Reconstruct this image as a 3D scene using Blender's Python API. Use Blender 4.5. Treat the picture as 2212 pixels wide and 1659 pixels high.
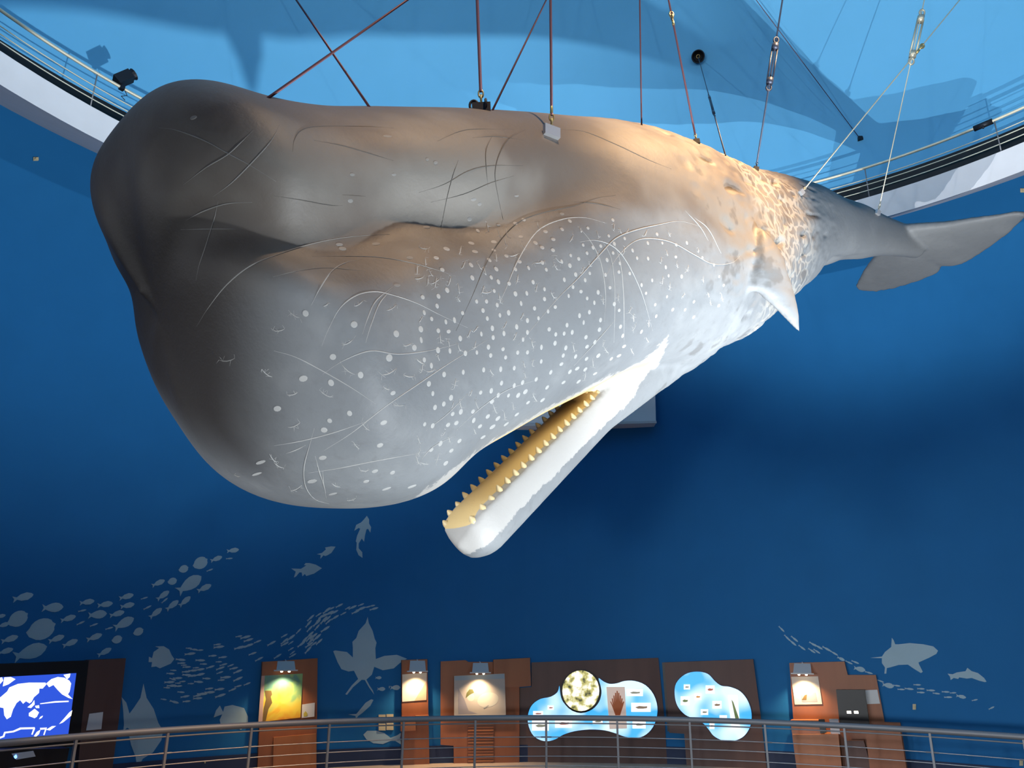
import bpy, bmesh, math, random
import numpy as np
from mathutils import Vector, Matrix, noise
from mathutils.bvhtree import BVHTree

# ------------------------------------------------------------------ clear
for o in list(bpy.data.objects):
    bpy.data.objects.remove(o, do_unlink=True)
scene = bpy.context.scene
COL = scene.collection
random.seed(7)

# ------------------------------------------------------------------ camera
W, H, FPX = 2212, 1659, 1669.74
PITCH, ROLL = .3191, .0080
CAM = np.array([-1.3616, -5.7178, 2.53])      # the round hall's axis is the world z axis, gallery floor z = 0
FW = np.array([0, math.cos(PITCH), math.sin(PITCH)])
_r = np.array([1., 0, 0]); _u = np.cross(_r, FW)
RT = math.cos(ROLL)*_r + math.sin(ROLL)*_u
UP = -math.sin(ROLL)*_r + math.cos(ROLL)*_u
cd = bpy.data.cameras.new('camera'); cam = bpy.data.objects.new('camera', cd); COL.objects.link(cam)
cd.sensor_fit = 'HORIZONTAL'; cd.sensor_width = 36; cd.lens = 36*FPX/W; cd.clip_end = 200
m = Matrix.Identity(4)
for i in range(3):
    m[i][0], m[i][1], m[i][2], m[i][3] = RT[i], UP[i], -FW[i], CAM[i]
cam.matrix_world = m
scene.camera = cam

# ------------------------------------------------------------------ world, lights, exposure
scene.view_settings.view_transform = 'Standard'
scene.view_settings.look = 'None'
scene.view_settings.gamma = 1
scene.view_settings.use_curve_mapping = False
scene.view_settings.exposure = 0.0
wd = bpy.data.worlds.new('hall_air'); scene.world = wd; wd.use_nodes = True
wd.node_tree.nodes['Background'].inputs[0].default_value = (.02, .03, .05, 1)
wd.node_tree.nodes['Background'].inputs[1].default_value = .3

def spot(name, loc, target, power, color, angle, blend=.6, radius=.12, parent=None):
    ld = bpy.data.lights.new(name, 'SPOT'); ld.energy = power; ld.color = color
    ld.spot_size = math.radians(angle); ld.spot_blend = blend; ld.shadow_soft_size = radius
    o = bpy.data.objects.new(name, ld); COL.objects.link(o)
    loc = Vector(loc); o.location = loc
    o.rotation_euler = (Vector(target)-loc).to_track_quat('-Z', 'Y').to_euler()
    return o
COOL = (.93, .97, 1.0); WARM = (1.0, .78, .5)
# uplights standing in the lower hall (cool white), unseen floods added at catwalk level to brighten the dome, warm lamps under the dome, unseen fill spots added to lift the blue wall
spot('hall_uplight', (7.4, -2.0, -3.8), (0.6, 2.0, 5.0), 15500, (.88, .95, 1), 60, .9, .15)
spot('hall_uplight', (0.3, -3.6, -2.4), (4.6, 6.8, 12.0), 7600, COOL, 46, .6, .015)
spot('hall_uplight', (1.9, -2.6, -2.4), (5.2, 6.4, 12.0), 5800, COOL, 46, .6, .015)
for a_, p_ in ((205, 2600), (235, 2400), (270, 2000), (305, 1200), (335, 850)):
    a_ = math.radians(a_)
    spot('added_dome_wash', (11.75*math.cos(a_), 11.75*math.sin(a_), 11.74), (2*math.cos(a_), 2*math.sin(a_), 15.5), p_, COOL, 112, .6, .1)
spot('dome_lamp', (6.4, -1.8, 17.9), (0.9, 1.9, 8.2), 38000, (1, .62, .31), 25, 1, .12)
spot('dome_lamp', (2.0, -5.0, 18.9), (-1.6, -0.5, 7.1), 8800, (1, .66, .38), 22, 1, .2)
for a_, p_ in ((196, 270), (225, 250), (255, 200), (285, 110)):
    a_ = math.radians(a_)
    spot('added_wall_fill', (12.2*math.cos(a_), 12.2*math.sin(a_), 5.0), (-6*math.cos(a_), -6*math.sin(a_), 1.2), p_, COOL, 110, 1, .6)
for x_, y_, tx_, ty_, p_ in ((-11.2, -4.0, 8.0, 9.0, 2300), (-8.6, -8.0, 7.0, 10.0, 2300), (-4.5, -10.9, 3.0, 12.2, 2300), (5.5, -10.6, -5.0, 11.0, 1100), (11.0, -5.5, 8.4, 9.2, 900)):
    spot('added_wall_fill', (x_, y_, 1.8), (tx_, ty_, 1.8), p_, COOL, 46, 1, .5)  # low unseen spots, added to brighten the lower wall
WP = [-2.2227,4.4968,1.9164,0.7500,0.4207,0.0058,-0.2801,-0.2936,0.0828,-1.3966,-0.1552,0.3374,0.1805,0.0621,0.0254,0.0835,0.0962,0.0728,0.0478,0.0042,-0.0572,-0.0866,-0.0489,-0.0109,0.0138,0.0290,0.2033,0.1511,0.2057,0.1549,0.0564,0.0019,-0.0643,-0.0127,0.0763,0.0736,0.0446,-0.0178,-0.0441,-0.0362,-0.0238,0.2012,0.3051,0.2358,0.1490,0.1198,0.1220,0.1356,0.1375,0.0893,0.0247,-0.0175,-0.0179,-0.0087,0.0001,0.0065,-0.1005,-0.1382,0.0600,2.7000,0.2531,0.3788]
WB = [(0.359,4.51,-0.165),(0.266,4.91,-0.002),(0.236,4.86,0.007),(0.189,4.97,0.011),(0.151,4.97,-0.008),(0.128,4.91,-0.087),(0.103,4.86,0.048),(0.086,4.80,0.178),(0.083,4.74,0.041),(0.074,4.68,-0.115),(0.069,4.63,-0.107),(0.058,4.57,-0.017),(0.045,4.46,0.021),(0.037,4.40,-0.001),(0.030,4.28,-0.020),(0.025,4.17,0.035),(0.020,4.00,0.036),(0.015,3.88,0.017),(0.014,3.71,-0.038),(0.011,3.54,0.030),(0.010,3.31,0.033),(0.011,3.14,-0.016),(0.009,3.08,-0.024),(0.008,2.97,-0.019),(0.008,2.91,-0.013),(0.005,2.68,0.016),(0.007,2.51,-0.078),(0.010,2.46,-0.067),(0.010,2.28,-0.028),(0.012,2.23,0.016),(0.012,2.11,0.075),(0.014,2.00,0.110),(0.015,1.94,0.049),(0.015,1.77,-0.059),(0.018,1.66,-0.059),(0.020,1.54,0.083),(0.025,1.43,-0.098),(0.027,1.31,-0.073),(0.032,1.26,-0.016),(0.034,1.14,0.035),(0.041,1.14,0.056),(0.045,1.03,0.046),(0.050,1.03,0.035),(0.060,1.03,0.056),(0.074,1.03,-0.087),(0.080,1.03,-0.040),(0.096,1.09,-0.026),(0.113,1.09,0.012),(0.143,1.14,0.007),(0.159,1.14,-0.002),(0.197,1.14,0.006),(0.228,1.09,0.004),(0.266,1.09,0.004),(0.313,1.09,-0.009),(0.359,1.03,0.010),(0.397,0.91,-0.001),(0.428,0.86,-0.010),(0.451,0.80,0.015),(0.513,0.80,0.006),(0.552,0.86,-0.002),(0.598,0.91,-0.083),(0.621,1.03,-0.025),(0.659,0.97,0.020),(0.698,0.97,-0.012),(0.737,0.97,0.018),(0.790,0.97,0.021),(0.806,0.91,-0.052),(0.844,1.03,0.032),(0.898,1.03,-0.004),(0.428,4.63,0.127),(0.459,4.80,-0.154),(0.467,4.91,0.026),(0.498,5.03,0.022),(0.559,5.03,0.002),(0.636,5.08,0.010),(0.690,5.03,0.040),(0.737,4.80,-0.181),(0.737,4.86,-0.122),(0.783,4.63,0.074),(0.798,4.68,-0.123),(0.837,4.51,0.039)]

# ------------------------------------------------------------------ helpers
def ray(px, py):
    return (px-W/2)*RT/FPX - (py-H/2)*UP/FPX + FW
def proj(P):
    P = np.asarray(P, float)-CAM
    d = P@FW
    return np.stack([W/2+FPX*(P@RT)/d, H/2-FPX*(P@UP)/d], -1), d
def hit_cyl(px, py, r):                        # far side of a round wall about the hall's axis
    d = ray(px, py); a = d[0]**2+d[1]**2; b = CAM[0]*d[0]+CAM[1]*d[1]; c = CAM[0]**2+CAM[1]**2-r*r
    t = (-b+math.sqrt(b*b-a*c))/a
    return CAM+d*t

MATS = {}
def mat(name, col, rough=.6, metal=0., emit=None, estr=1., spec=.4):
    if name in MATS: return MATS[name]
    m = bpy.data.materials.new(name); m.use_nodes = True
    b = m.node_tree.nodes['Principled BSDF']
    b.inputs['Base Color'].default_value = (*col, 1); b.inputs['Roughness'].default_value = rough
    b.inputs['Metallic'].default_value = metal; b.inputs['Specular IOR Level'].default_value = spec
    if emit:
        b.inputs['Emission Color'].default_value = (*emit, 1); b.inputs['Emission Strength'].default_value = estr
    MATS[name] = m
    return m
def noisy(name, c1, c2, scale, rough=.6, stretch=(1, 1, 1), bump=0., detail=5, spec=.4, lo=.3, hi=.7):
    if name in MATS: return MATS[name]
    m = mat(name, c1, rough, spec=spec); nt = m.node_tree; b = nt.nodes['Principled BSDF']
    tc = nt.nodes.new('ShaderNodeTexCoord'); mp = nt.nodes.new('ShaderNodeMapping'); mp.inputs['Scale'].default_value = stretch
    n = nt.nodes.new('ShaderNodeTexNoise'); n.inputs['Scale'].default_value = scale; n.inputs['Detail'].default_value = detail
    r = nt.nodes.new('ShaderNodeValToRGB'); r.color_ramp.elements[0].position = lo; r.color_ramp.elements[1].position = hi
    r.color_ramp.elements[0].color = (*c1, 1); r.color_ramp.elements[1].color = (*c2, 1)
    nt.links.new(tc.outputs['Object'], mp.inputs[0]); nt.links.new(mp.outputs[0], n.inputs['Vector'])
    nt.links.new(n.outputs['Fac'], r.inputs[0]); nt.links.new(r.outputs[0], b.inputs['Base Color'])
    if bump:
        bp = nt.nodes.new('ShaderNodeBump'); bp.inputs['Strength'].default_value = bump; bp.inputs['Distance'].default_value = .01
        nt.links.new(n.outputs['Fac'], bp.inputs['Height']); nt.links.new(bp.outputs[0], b.inputs['Normal'])
    return m

def mobj(name, verts, faces, material, parent=None, smooth=False, loc=None):
    """One mesh object. World-space verts are stored relative to parent (or loc)."""
    org = np.array(parent['_o']) if parent is not None and '_o' in parent else (np.array(loc, float) if loc is not None else np.zeros(3))
    me = bpy.data.meshes.new(name)
    me.from_pydata([tuple(np.asarray(v, float)-org) for v in verts], [], [tuple(f) for f in faces])
    bm = bmesh.new(); bm.from_mesh(me); bmesh.ops.recalc_face_normals(bm, faces=bm.faces); bm.to_mesh(me); bm.free()
    if smooth: me.polygons.foreach_set('use_smooth', [True]*len(me.polygons))
    me.materials.append(material)
    o = bpy.data.objects.new(name, me); COL.objects.link(o)
    if parent is not None: o.parent = parent
    elif loc is not None: o.location = Vector(loc)
    ROOT[o.name] = tuple(org)
    return o
ROOT = {}
def sub(name, verts, faces, material, root, parent, smooth=False):     # a sub-part: parent is a mesh part of root
    o = mobj(name, verts, faces, material, None, smooth)
    org = Vector(root['_o'])
    o.data.transform(Matrix.Translation(-org)); o.parent = parent
    return o
def thing(name, loc, label, cat, group=None):
    o = bpy.data.objects.new(name, None); COL.objects.link(o); o.location = Vector(loc); o.empty_display_size = .2
    o['_o'] = [float(x) for x in loc]
    return tag(o, label, cat, group)
def tag(o, label=None, cat=None, group=None, kind=None):
    if label: o['label'] = label
    if cat: o['category'] = cat
    if group: o['group'] = group
    if kind: o['kind'] = kind
    return o

def tube_geo(pts, rad, n=8, closed=False):
    pts = [np.asarray(p, float) for p in pts]; N = len(pts); V = []; Fc = []
    rads = rad if hasattr(rad, '__len__') else [rad]*N
    ref = None
    for i, p in enumerate(pts):
        a = pts[(i-1) % N] if (closed or i > 0) else pts[i]; b = pts[(i+1) % N] if (closed or i < N-1) else pts[i]
        t = b-a; t = t/(np.linalg.norm(t)+1e-12)
        if ref is None:
            ref = np.array([0, 0, 1.]) if abs(t[2]) < .9 else np.array([1., 0, 0])
        x = np.cross(t, ref); x /= np.linalg.norm(x)+1e-12; y = np.cross(x, t); ref = y
        for k in range(n):
            an = 2*math.pi*k/n; V.append(p+rads[i]*(math.cos(an)*x+math.sin(an)*y))
    for i in range(N if closed else N-1):
        j = (i+1) % N
        for k in range(n):
            Fc.append((i*n+k, i*n+(k+1) % n, j*n+(k+1) % n, j*n+k))
    if not closed:
        Fc.append(tuple(range(n))[::-1]); Fc.append(tuple((N-1)*n+k for k in range(n)))
    return V, Fc
def merge(*gs):
    V = []; Fc = []
    for v, f in gs:
        k = len(V); V += list(v); Fc += [tuple(i+k for i in q) for q in f]
    return V, Fc
def box_geo(c, ax, ay, az, hx, hy, hz):
    c = np.asarray(c, float); V = []
    for sx in (-1, 1):
        for sy in (-1, 1):
            for sz in (-1, 1): V.append(c+sx*hx*ax+sy*hy*ay+sz*hz*az)
    return V, [(0, 1, 3, 2), (4, 6, 7, 5), (0, 4, 5, 1), (2, 3, 7, 6), (0, 2, 6, 4), (1, 5, 7, 3)]
def ring_pts(r, z, a0=0, a1=2*math.pi, n=160):
    return [np.array([-r*math.cos(a0+(a1-a0)*i/n), r*math.sin(a0+(a1-a0)*i/n), z]) for i in range(n+1)]
def lathe_geo(prof, n=160):                    # open or closed profile [(r, z)] swept right round
    V = []; Fc = []; k = len(prof)
    for i in range(n):
        a = 2*math.pi*i/n
        for r, z in prof: V.append((r*math.cos(a), r*math.sin(a), z))
    for i in range(n):
        j = (i+1) % n
        for q in range(k-1): Fc.append((i*k+q, j*k+q, j*k+q+1, i*k+q+1))
    return V, Fc
X3, Y3, Z3 = np.eye(3)

# ------------------------------------------------------------------ the hall
R_WALL, R_RAIL = 12.9, 10.257
Z_LOW = -4.5
blue = noisy('blue_paint_dim_wall', (.012, .126, .315), (.013, .134, .335), 1.2, .65, spec=.15)  # same blue as the dome, the wall's dimmer light put into the colour
blue_dome = noisy('blue_paint_lit_dome', (.115, .39, .63), (.12, .40, .65), 1.2, .6, spec=.2)  # lighter copy of the wall blue, dome brightness put into the colour
navy = mat('navy_base_paint', (.012, .025, .07), .6)
white_p = noisy('white_plaster', (.70, .69, .70), (.75, .74, .75), 2, .7)
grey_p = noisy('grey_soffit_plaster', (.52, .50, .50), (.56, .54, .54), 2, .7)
black_p = mat('black_fascia_paint', (.006, .006, .007), .6)
floor_m = noisy('pale_floor_stone', (.62, .46, .33), (.70, .53, .39), 3, .35, bump=.05)
low_floor_m = noisy('grey_hall_floor', (.16, .17, .19), (.2, .21, .23), 3, .4)

def struct(name, geo, material, smooth=True):
    o = mobj(name, geo[0], geo[1], material, smooth=smooth); return tag(o, kind='structure')
def flat_lathe(prof, n=160):
    return lathe_geo(prof, n)
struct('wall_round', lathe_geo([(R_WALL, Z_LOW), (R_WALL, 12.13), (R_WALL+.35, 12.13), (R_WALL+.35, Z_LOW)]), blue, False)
struct('baseboard_round', lathe_geo([(R_WALL, 0.0), (R_WALL-.03, 0.0), (R_WALL-.03, .34), (R_WALL, .34)]), navy, False)
struct('floor', lathe_geo([(R_WALL, 0), (R_RAIL-.12, 0), (R_RAIL-.12, -.35), (R_WALL, -.35)]), floor_m, False)
Vf, Ff = lathe_geo([(R_WALL, Z_LOW), (.01, Z_LOW)]); struct('floor_lower', (Vf, Ff), low_floor_m, False)
struct('trim_1', lathe_geo([(10.9, 11.10), (10.9, 11.68), (12.0, 11.68)]), white_p, False)          # fascia of the upper catwalk
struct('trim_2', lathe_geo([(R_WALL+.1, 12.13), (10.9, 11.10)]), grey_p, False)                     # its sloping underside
struct('wall_catwalk', lathe_geo([(12.0, 11.68), (12.0, 12.71), (12.25, 12.71)]), black_p, False)
prof = [(12.02, 12.70)]
for i in range(1, 40):
    a = i/39*math.pi/2; prof.append((12.02*math.cos(a)**.9 if i < 39 else .01, 12.70+8.2*math.sin(a)))
DOME_R, DOME_Z, DOME_H = 12.02, 12.70, 8.2
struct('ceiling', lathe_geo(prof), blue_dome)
def hit_dome(px, py):
    d = ray(px, py); lo = None
    t = 2.0
    while t < 60:
        P = CAM+d*t; r = math.hypot(P[0], P[1])
        if P[2] > DOME_Z:
            a = math.asin(min(1, (P[2]-DOME_Z)/DOME_H)); rr = DOME_R*math.cos(a)**.9
            if r > rr or P[2] > DOME_Z+DOME_H: return P
        elif r > 12.0 and P[2] > 11.7: return P
        t += .01
    return P

# guard rail of the gallery: tube, thin under-rail, four wires, posts
steel = mat('brushed_steel', (.27, .27, .28), .55, .4)
wire_m = mat('steel_wire', (.42, .40, .40), .4, .8)
PH, DPH = .7165, .13162
gr = thing('guard_rail', (0, R_RAIL, 0), 'grey steel tube guard rail with thin wires round the lower gallery edge', 'railing')
A0, A1 = PH-5*DPH, PH+17*DPH
zt = 1.119
v, f = tube_geo(ring_pts(R_RAIL, zt, A0, A1, 150), .05, 10); mobj('top_rail', v, f, steel, gr, True)
v, f = tube_geo(ring_pts(R_RAIL, zt-.095, A0, A1, 150), .013, 6); mobj('under_rail', v, f, steel, gr, True)
for dz in (.335, .50, .665, .83):
    v, f = tube_geo(ring_pts(R_RAIL, zt-dz, A0, A1, 150), .009, 6); mobj('rail_wire', v, f, wire_m, gr, True)
for k in range(-5, 18):
    a = PH+k*DPH; c = np.array([-R_RAIL*math.cos(a), R_RAIL*math.sin(a), 0]); rd = np.array([-math.cos(a), math.sin(a), 0]); tn = np.array([math.sin(a), math.cos(a), 0])
    g = merge(box_geo(c+Z3*(zt-.02)/2, tn, rd, Z3, .018, .03, (zt-.02)/2),
              tube_geo([c-tn*.10+Z3*(zt-.335), c+tn*.10+Z3*(zt-.335)], .014, 6), box_geo(c+Z3*.008, tn, rd, Z3, .06, .06, .008))
    mobj('post', g[0], g[1], steel, gr)

# railing of the upper catwalk
brass = mat('pale_yellow_metal', (.72, .66, .50), .4, .3)
ur = thing('catwalk_rail', (0, 10.95, 11.68), 'pale metal tube railing with thin cables along the white upper catwalk', 'railing')
RU = 10.95; zu = 12.43
v, f = tube_geo(ring_pts(RU, zu, 0, 2*math.pi, 200)[:-1], .03, 8, True); mobj('top_rail', v, f, brass, ur, True)
for dz in (.28, .42, .56):
    v, f = tube_geo(ring_pts(RU, zu-dz, 0, 2*math.pi, 200)[:-1], .011, 6, True); mobj('rail_cable', v, f, brass, ur, True)
def az_at(px, py, r):
    P = hit_cyl(px, py, r); return math.atan2(P[1], -P[0])
ua, ub = az_at(1873, 395, RU), az_at(2150, 270, RU)
ust = abs(ub-ua)
for k in range(-8, 22):
    a = ua-k*ust
    if k >= int(2*math.pi/ust)-8: break
    c = np.array([-RU*math.cos(a), RU*math.sin(a), 11.68]); rd = np.array([-math.cos(a), math.sin(a), 0])
    v, f = tube_geo([c, c+Z3*(zu-11.68)], .012, 6); mobj('post', v, f, steel, ur, True)

# ------------------------------------------------------------------ the whale: shape laws in body coordinates
LW = 13.0
UK = np.array([0, .03, .07, .13, .2, .26, .31, .37, .45, .53, .62, .71, .8, .88, .95])
HK = np.array([.175, .19, .2, .205, .2, .2, .205, .205, .195, .175, .148, .115, .082, .056, .04])*LW/2
WK = np.array([.13, .135, .14, .15, .16, .165, .17, .175, .17, .15, .122, .088, .055, .033, .025])*LW/2
WP = np.array(WP); KN = len(UK)
def spl(x, y, xi):
    n = len(x); h = np.diff(x); A = np.eye(n); b = np.zeros(n)
    for i in range(1, n-1):
        A[i, i-1:i+2] = [h[i-1], 2*(h[i-1]+h[i]), h[i]]; b[i] = 3*((y[i+1]-y[i])/h[i]-(y[i]-y[i-1])/h[i-1])
    c = np.linalg.solve(A, b); i = np.clip(np.searchsorted(x, xi)-1, 0, n-2); d = xi-x[i]
    bb = (y[i+1]-y[i])/h[i]-h[i]*(2*c[i]+c[i+1])/3; dd = (c[i+1]-c[i])/(3*h[i])
    return y[i]+bb*d+c[i]*d*d+dd*d**3
NS, NT = 170, 110
SS = np.concatenate([np.linspace(0, 1, 60, endpoint=False)**1.8*.12, np.linspace(.12, .96, NS-60)])
TH = np.linspace(0, 2*np.pi, NT, endpoint=False)
def frames():
    p = WP; yaw, pit, rol, ky1, ky2, kp1, kp2, tw = p[3:11]; s = SS
    ya = yaw+ky1*np.clip(s-.3, 0, 9)+ky2*np.clip(s-.65, 0, 9)
    pi = pit+kp1*np.clip(s-.3, 0, 9)+kp2*np.clip(s-.65, 0, 9)
    T = np.stack([np.cos(pi)*np.cos(ya), np.cos(pi)*np.sin(ya), np.sin(pi)], -1)
    C = p[0:3]+np.cumsum(T*(np.diff(s, prepend=0)*LW)[:, None], 0)
    Lf = np.cross(Z3, -T); Lf /= np.linalg.norm(Lf, axis=1)[:, None]; Up = np.cross(-T, Lf)
    ro = rol+tw*np.clip(s-.4, 0, 9); cr, sr = np.cos(ro)[:, None], np.sin(ro)[:, None]
    return C+CAM, T, cr*Lf+sr*Up, -sr*Lf+cr*Up
WC, WT, WL, WU = frames()
def whale_skin():
    q = WP[11:]
    ht = spl(UK, HK*np.exp(q[:KN]), SS); hb = spl(UK, HK*np.exp(q[KN:2*KN]), SS); w = spl(UK, WK*np.exp(q[2*KN:3*KN]), SS)
    klow, shear, _, _, kc, zc = q[3*KN:3*KN+6]
    t = np.clip(SS/.055, 0, 1); cl = (1-(1-t)**2.6)**(1/2.6)
    lowf = np.clip((.36-SS)/.1, 0, 1); c, s = np.cos(TH), np.sin(TH); n = 2.3
    cy = np.sign(c)*np.abs(c)**(2/n); sz = np.sign(s)*np.abs(s)**(2/n)
    zcs = spl(np.array([0, .01, .03, .06, .085, .11, .14, .17, .2, .24, .3, 1.]), np.array([.36, .30, .14, .08, .12, .18, .15, .14, .20, .27, .25, .25]), SS)[:, None]; wcs = .2
    y = w[:, None]*cl[:, None]*cy*(1-klow*lowf[:, None]*np.clip(-sz, 0, 1)**1.5-kc*np.clip((.3-SS)/.15, 0, 1)[:, None]*np.exp(-((sz-zcs)/wcs)**2))
    z = np.where(sz > 0, ht[:, None], hb[:, None])*cl[:, None]*sz
    sh = shear*np.clip(1-SS/.25, 0, 1)
    X = WC[:, None]+WT[:, None]*(sh[:, None]*z)[..., None]+WL[:, None]*y[..., None]+WU[:, None]*z[..., None]
    du = np.gradient(X, axis=0); dv = np.roll(X, -1, 1)-np.roll(X, 1, 1); N = np.cross(du, dv)
    N /= np.linalg.norm(N, axis=-1, keepdims=True)+1e-9
    N *= np.sign(((X-X.mean(1, keepdims=True))*N).sum(-1, keepdims=True))
    S, Th = np.meshgrid(SS, TH, indexing='ij'); D = np.zeros_like(S); Wt = np.zeros_like(S)
    sc = lambda s: np.where(s < .1, np.sqrt(np.maximum(s, 0)*.1), s)
    for a, b, d in WB:
        for bb in (b,):
            dt = (Th-bb+np.pi) % (2*np.pi)-np.pi; wq = np.exp(-((sc(S)-sc(np.array(a)))/.03)**2-(dt/.3)**2); D += wq*d; Wt += wq
    D = D/np.maximum(Wt, 1)
    return X+N*D[..., None]
XS = whale_skin()
gv = []; gf = []
def add_geo(v, f):
    k = len(gv); gv.extend([tuple(p) for p in v]); gf.extend([tuple(i+k for i in q) for q in f])
v = [WC[0]] + list(XS[1:].reshape(-1, 3)); f = []
for j in range(NT): f.append((0, 1+(j+1) % NT, 1+j))
for i in range(NS-2):
    for j in range(NT):
        a = 1+i*NT+j; b = 1+i*NT+(j+1) % NT; f.append((a, b, b+NT, a+NT))
f.append(tuple(1+(NS-2)*NT+j for j in range(NT)))
add_geo(v, f)
# flukes: foil sections across the tail
tl = -.3; ft = math.cos(tl)*WT[-1]+math.sin(tl)*WU[-1]; fl = WL[-1]; fu = np.cross(fl, -ft); fu = -fu if fu@WU[-1] < 0 else fu
ly = [-1.70, -1.66, -1.52, -1.18, -.78, 0, .12, .36, .67, .99, 1.3, 1.5, 1.58, 1.61]
lx = [.64, .52, .40, .14, -.11, -.62, -.58, -.44, -.24, -.1, .06, .15, .22, .30]
ty = [-1.70, -1.66, -1.5, -1.16, -.7, -.3, -.16, -.08, .05, .2, .38, .91, 1.3, 1.53, 1.61]
tx = [.66, .76, .89, .96, .96, .92, .86, .74, .86, .89, .85, .69, .52, .38, .32]
v = []; f = []; ys = np.concatenate([np.linspace(-1.70, -1.5, 6), np.linspace(-1.4, 1.45, 44), np.linspace(1.5, 1.61, 6)]); nk = 16
for y in ys:
    a = np.interp(y, ly, lx); b = np.interp(y, ty, tx); ch = b-a; th_ = min(.16*ch, .03+.13*max(0, 1-abs(y)/1.65))
    for k in range(nk):
        an = 2*math.pi*k/nk; xx = (1-math.cos(an))/2; t = max(th_, .05)*1.1*math.copysign(abs(math.sin(an))**.7, math.sin(an))*(1-xx*.6)
        v.append(WC[-1]+ft*(a+ch*xx)+fl*y+fu*(t+.02*y*y))
for i in range(len(ys)-1):
    for k in range(nk): f.append((i*nk+k, i*nk+(k+1) % nk, (i+1)*nk+(k+1) % nk, (i+1)*nk+k))
f.append(tuple(range(nk))); f.append(tuple((len(ys)-1)*nk+k for k in range(nk)))
add_geo(v, f)
# body coordinates of a point (s along the axis, left, up) and back
def to_body(P):
    P = np.atleast_2d(P); out = np.zeros((len(P), 3))
    for c in range(0, len(P), 4000):
        Q = P[c:c+4000]; d2 = ((Q[:, None]-WC[None])**2).sum(-1); i = d2.argmin(1)
        r = Q-WC[i]; out[c:c+4000, 0] = SS[i]*LW+(r*WT[i]).sum(-1); out[c:c+4000, 1] = (r*WL[i]).sum(-1); out[c:c+4000, 2] = (r*WU[i]).sum(-1)
    return out
def from_body(B):
    B = np.atleast_2d(B); s = np.clip(B[:, 0]/LW, SS[0], SS[-1])
    g = lambda A: np.stack([np.interp(s, SS, A[:, k]) for k in range(3)], -1)
    return g(WC)+g(WT)*(B[:, 0]-s*LW)[:, None]+g(WL)*B[:, 1:2]+g(WU)*B[:, 2:3]
# flippers: thick paddles drawn on a plane through the root
BV0 = BVHTree.FromPolygons(gv, gf)
def whale_hit(bv, px, py):
    d = Vector(ray(px, py)).normalized(); h = bv.ray_cast(Vector(CAM), d, 60)
    return (np.array(h[0]), np.array(h[1])) if h[0] is not None else (None, None)
rootP, _ = whale_hit(BV0, 1632, 560)
iR = np.argmin(((WC-rootP)**2).sum(1))
tipdir = ray(1728, 721)
pn = -FW*.75+WU[iR]*.25+WL[iR]*.5; pn /= np.linalg.norm(pn)
def on_plane(px, py, O, n):
    d = ray(px, py); return CAM+d*(((O-CAM)@n)/(d@n))
fo_u = [(1612, 478), (1641, 490), (1666, 520), (1694, 566), (1711, 605), (1720, 645), (1726, 690), (1728, 719)]
fo_l = [(1600, 640), (1634, 630), (1650, 645), (1668, 660), (1684, 676), (1703, 697), (1718, 712), (1727, 721)]
v = []; nk = 12
for i, (a, b) in enumerate(zip(fo_u, fo_l)):
    Pa, Pb = on_plane(*a, rootP, pn), on_plane(*b, rootP, pn)
    th_ = [.15, .14, .125, .11, .09, .07, .045, .02][i]
    for k in range(nk):
        an = 2*math.pi*k/nk; xx = (1-math.cos(an))/2
        v.append(Pa+(Pb-Pa)*xx+pn*th_*math.sin(an)-(WL[iR]*.25 if i == 0 else 0))
f = []
for i in range(7):
    for k in range(nk): f.append((i*nk+k, i*nk+(k+1) % nk, (i+1)*nk+(k+1) % nk, (i+1)*nk+k))
f.append(tuple(range(nk))); f.append(tuple(7*nk+k for k in range(nk)))
add_geo(v, f)
bq = to_body(np.array(v)); bq[:, 1] *= -1; add_geo(from_body(bq), f)
# lower jaw: hanging open on the midplane
iJ = np.argmin(abs(SS-.2)); jn = WL[iJ]
def mid(px, py): return on_plane(px, py, WC[iJ], jn)
j_tip, j_mid, j_back = mid(966, 1146), mid(1100, 1016), mid(1226, 893)
JX = j_back-j_tip; JX /= np.linalg.norm(JX); JY = jn; JZ = np.cross(JX, JY); JZ = -JZ if JZ@WU[iJ] < 0 else JZ
JLEN = 4.0
v = []; jsn = 44; nk = 28; f = []
for i in range(jsn):
    x = JLEN*i/(jsn-1); e = min(1, x/.31); cl = max(.02, (1-(1-e)**2)**.5)
    hw = .245+.02*min(1, x/2)+.10*max(0, (x-2.0)); dp = .41+.0*min(1, x/2.5)+.12*max(0, x-2.2)
    for k in range(nk):
        an = 2*math.pi*k/nk; c, s = math.cos(an), math.sin(an)
        y = hw*cl*math.copysign(abs(c)**.8, c); z = (.03*s if s > 0 else dp*cl*-abs(s)**.85)-(1-cl)*.16
        v.append(j_tip+JX*x+JY*y+JZ*z)
for i in range(jsn-1):
    for k in range(nk): f.append((i*nk+k, i*nk+(k+1) % nk, (i+1)*nk+(k+1) % nk, (i+1)*nk+k))
f.append(tuple(range(nk))); f.append(tuple((jsn-1)*nk+k for k in range(nk)))
add_geo(v, f)

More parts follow.
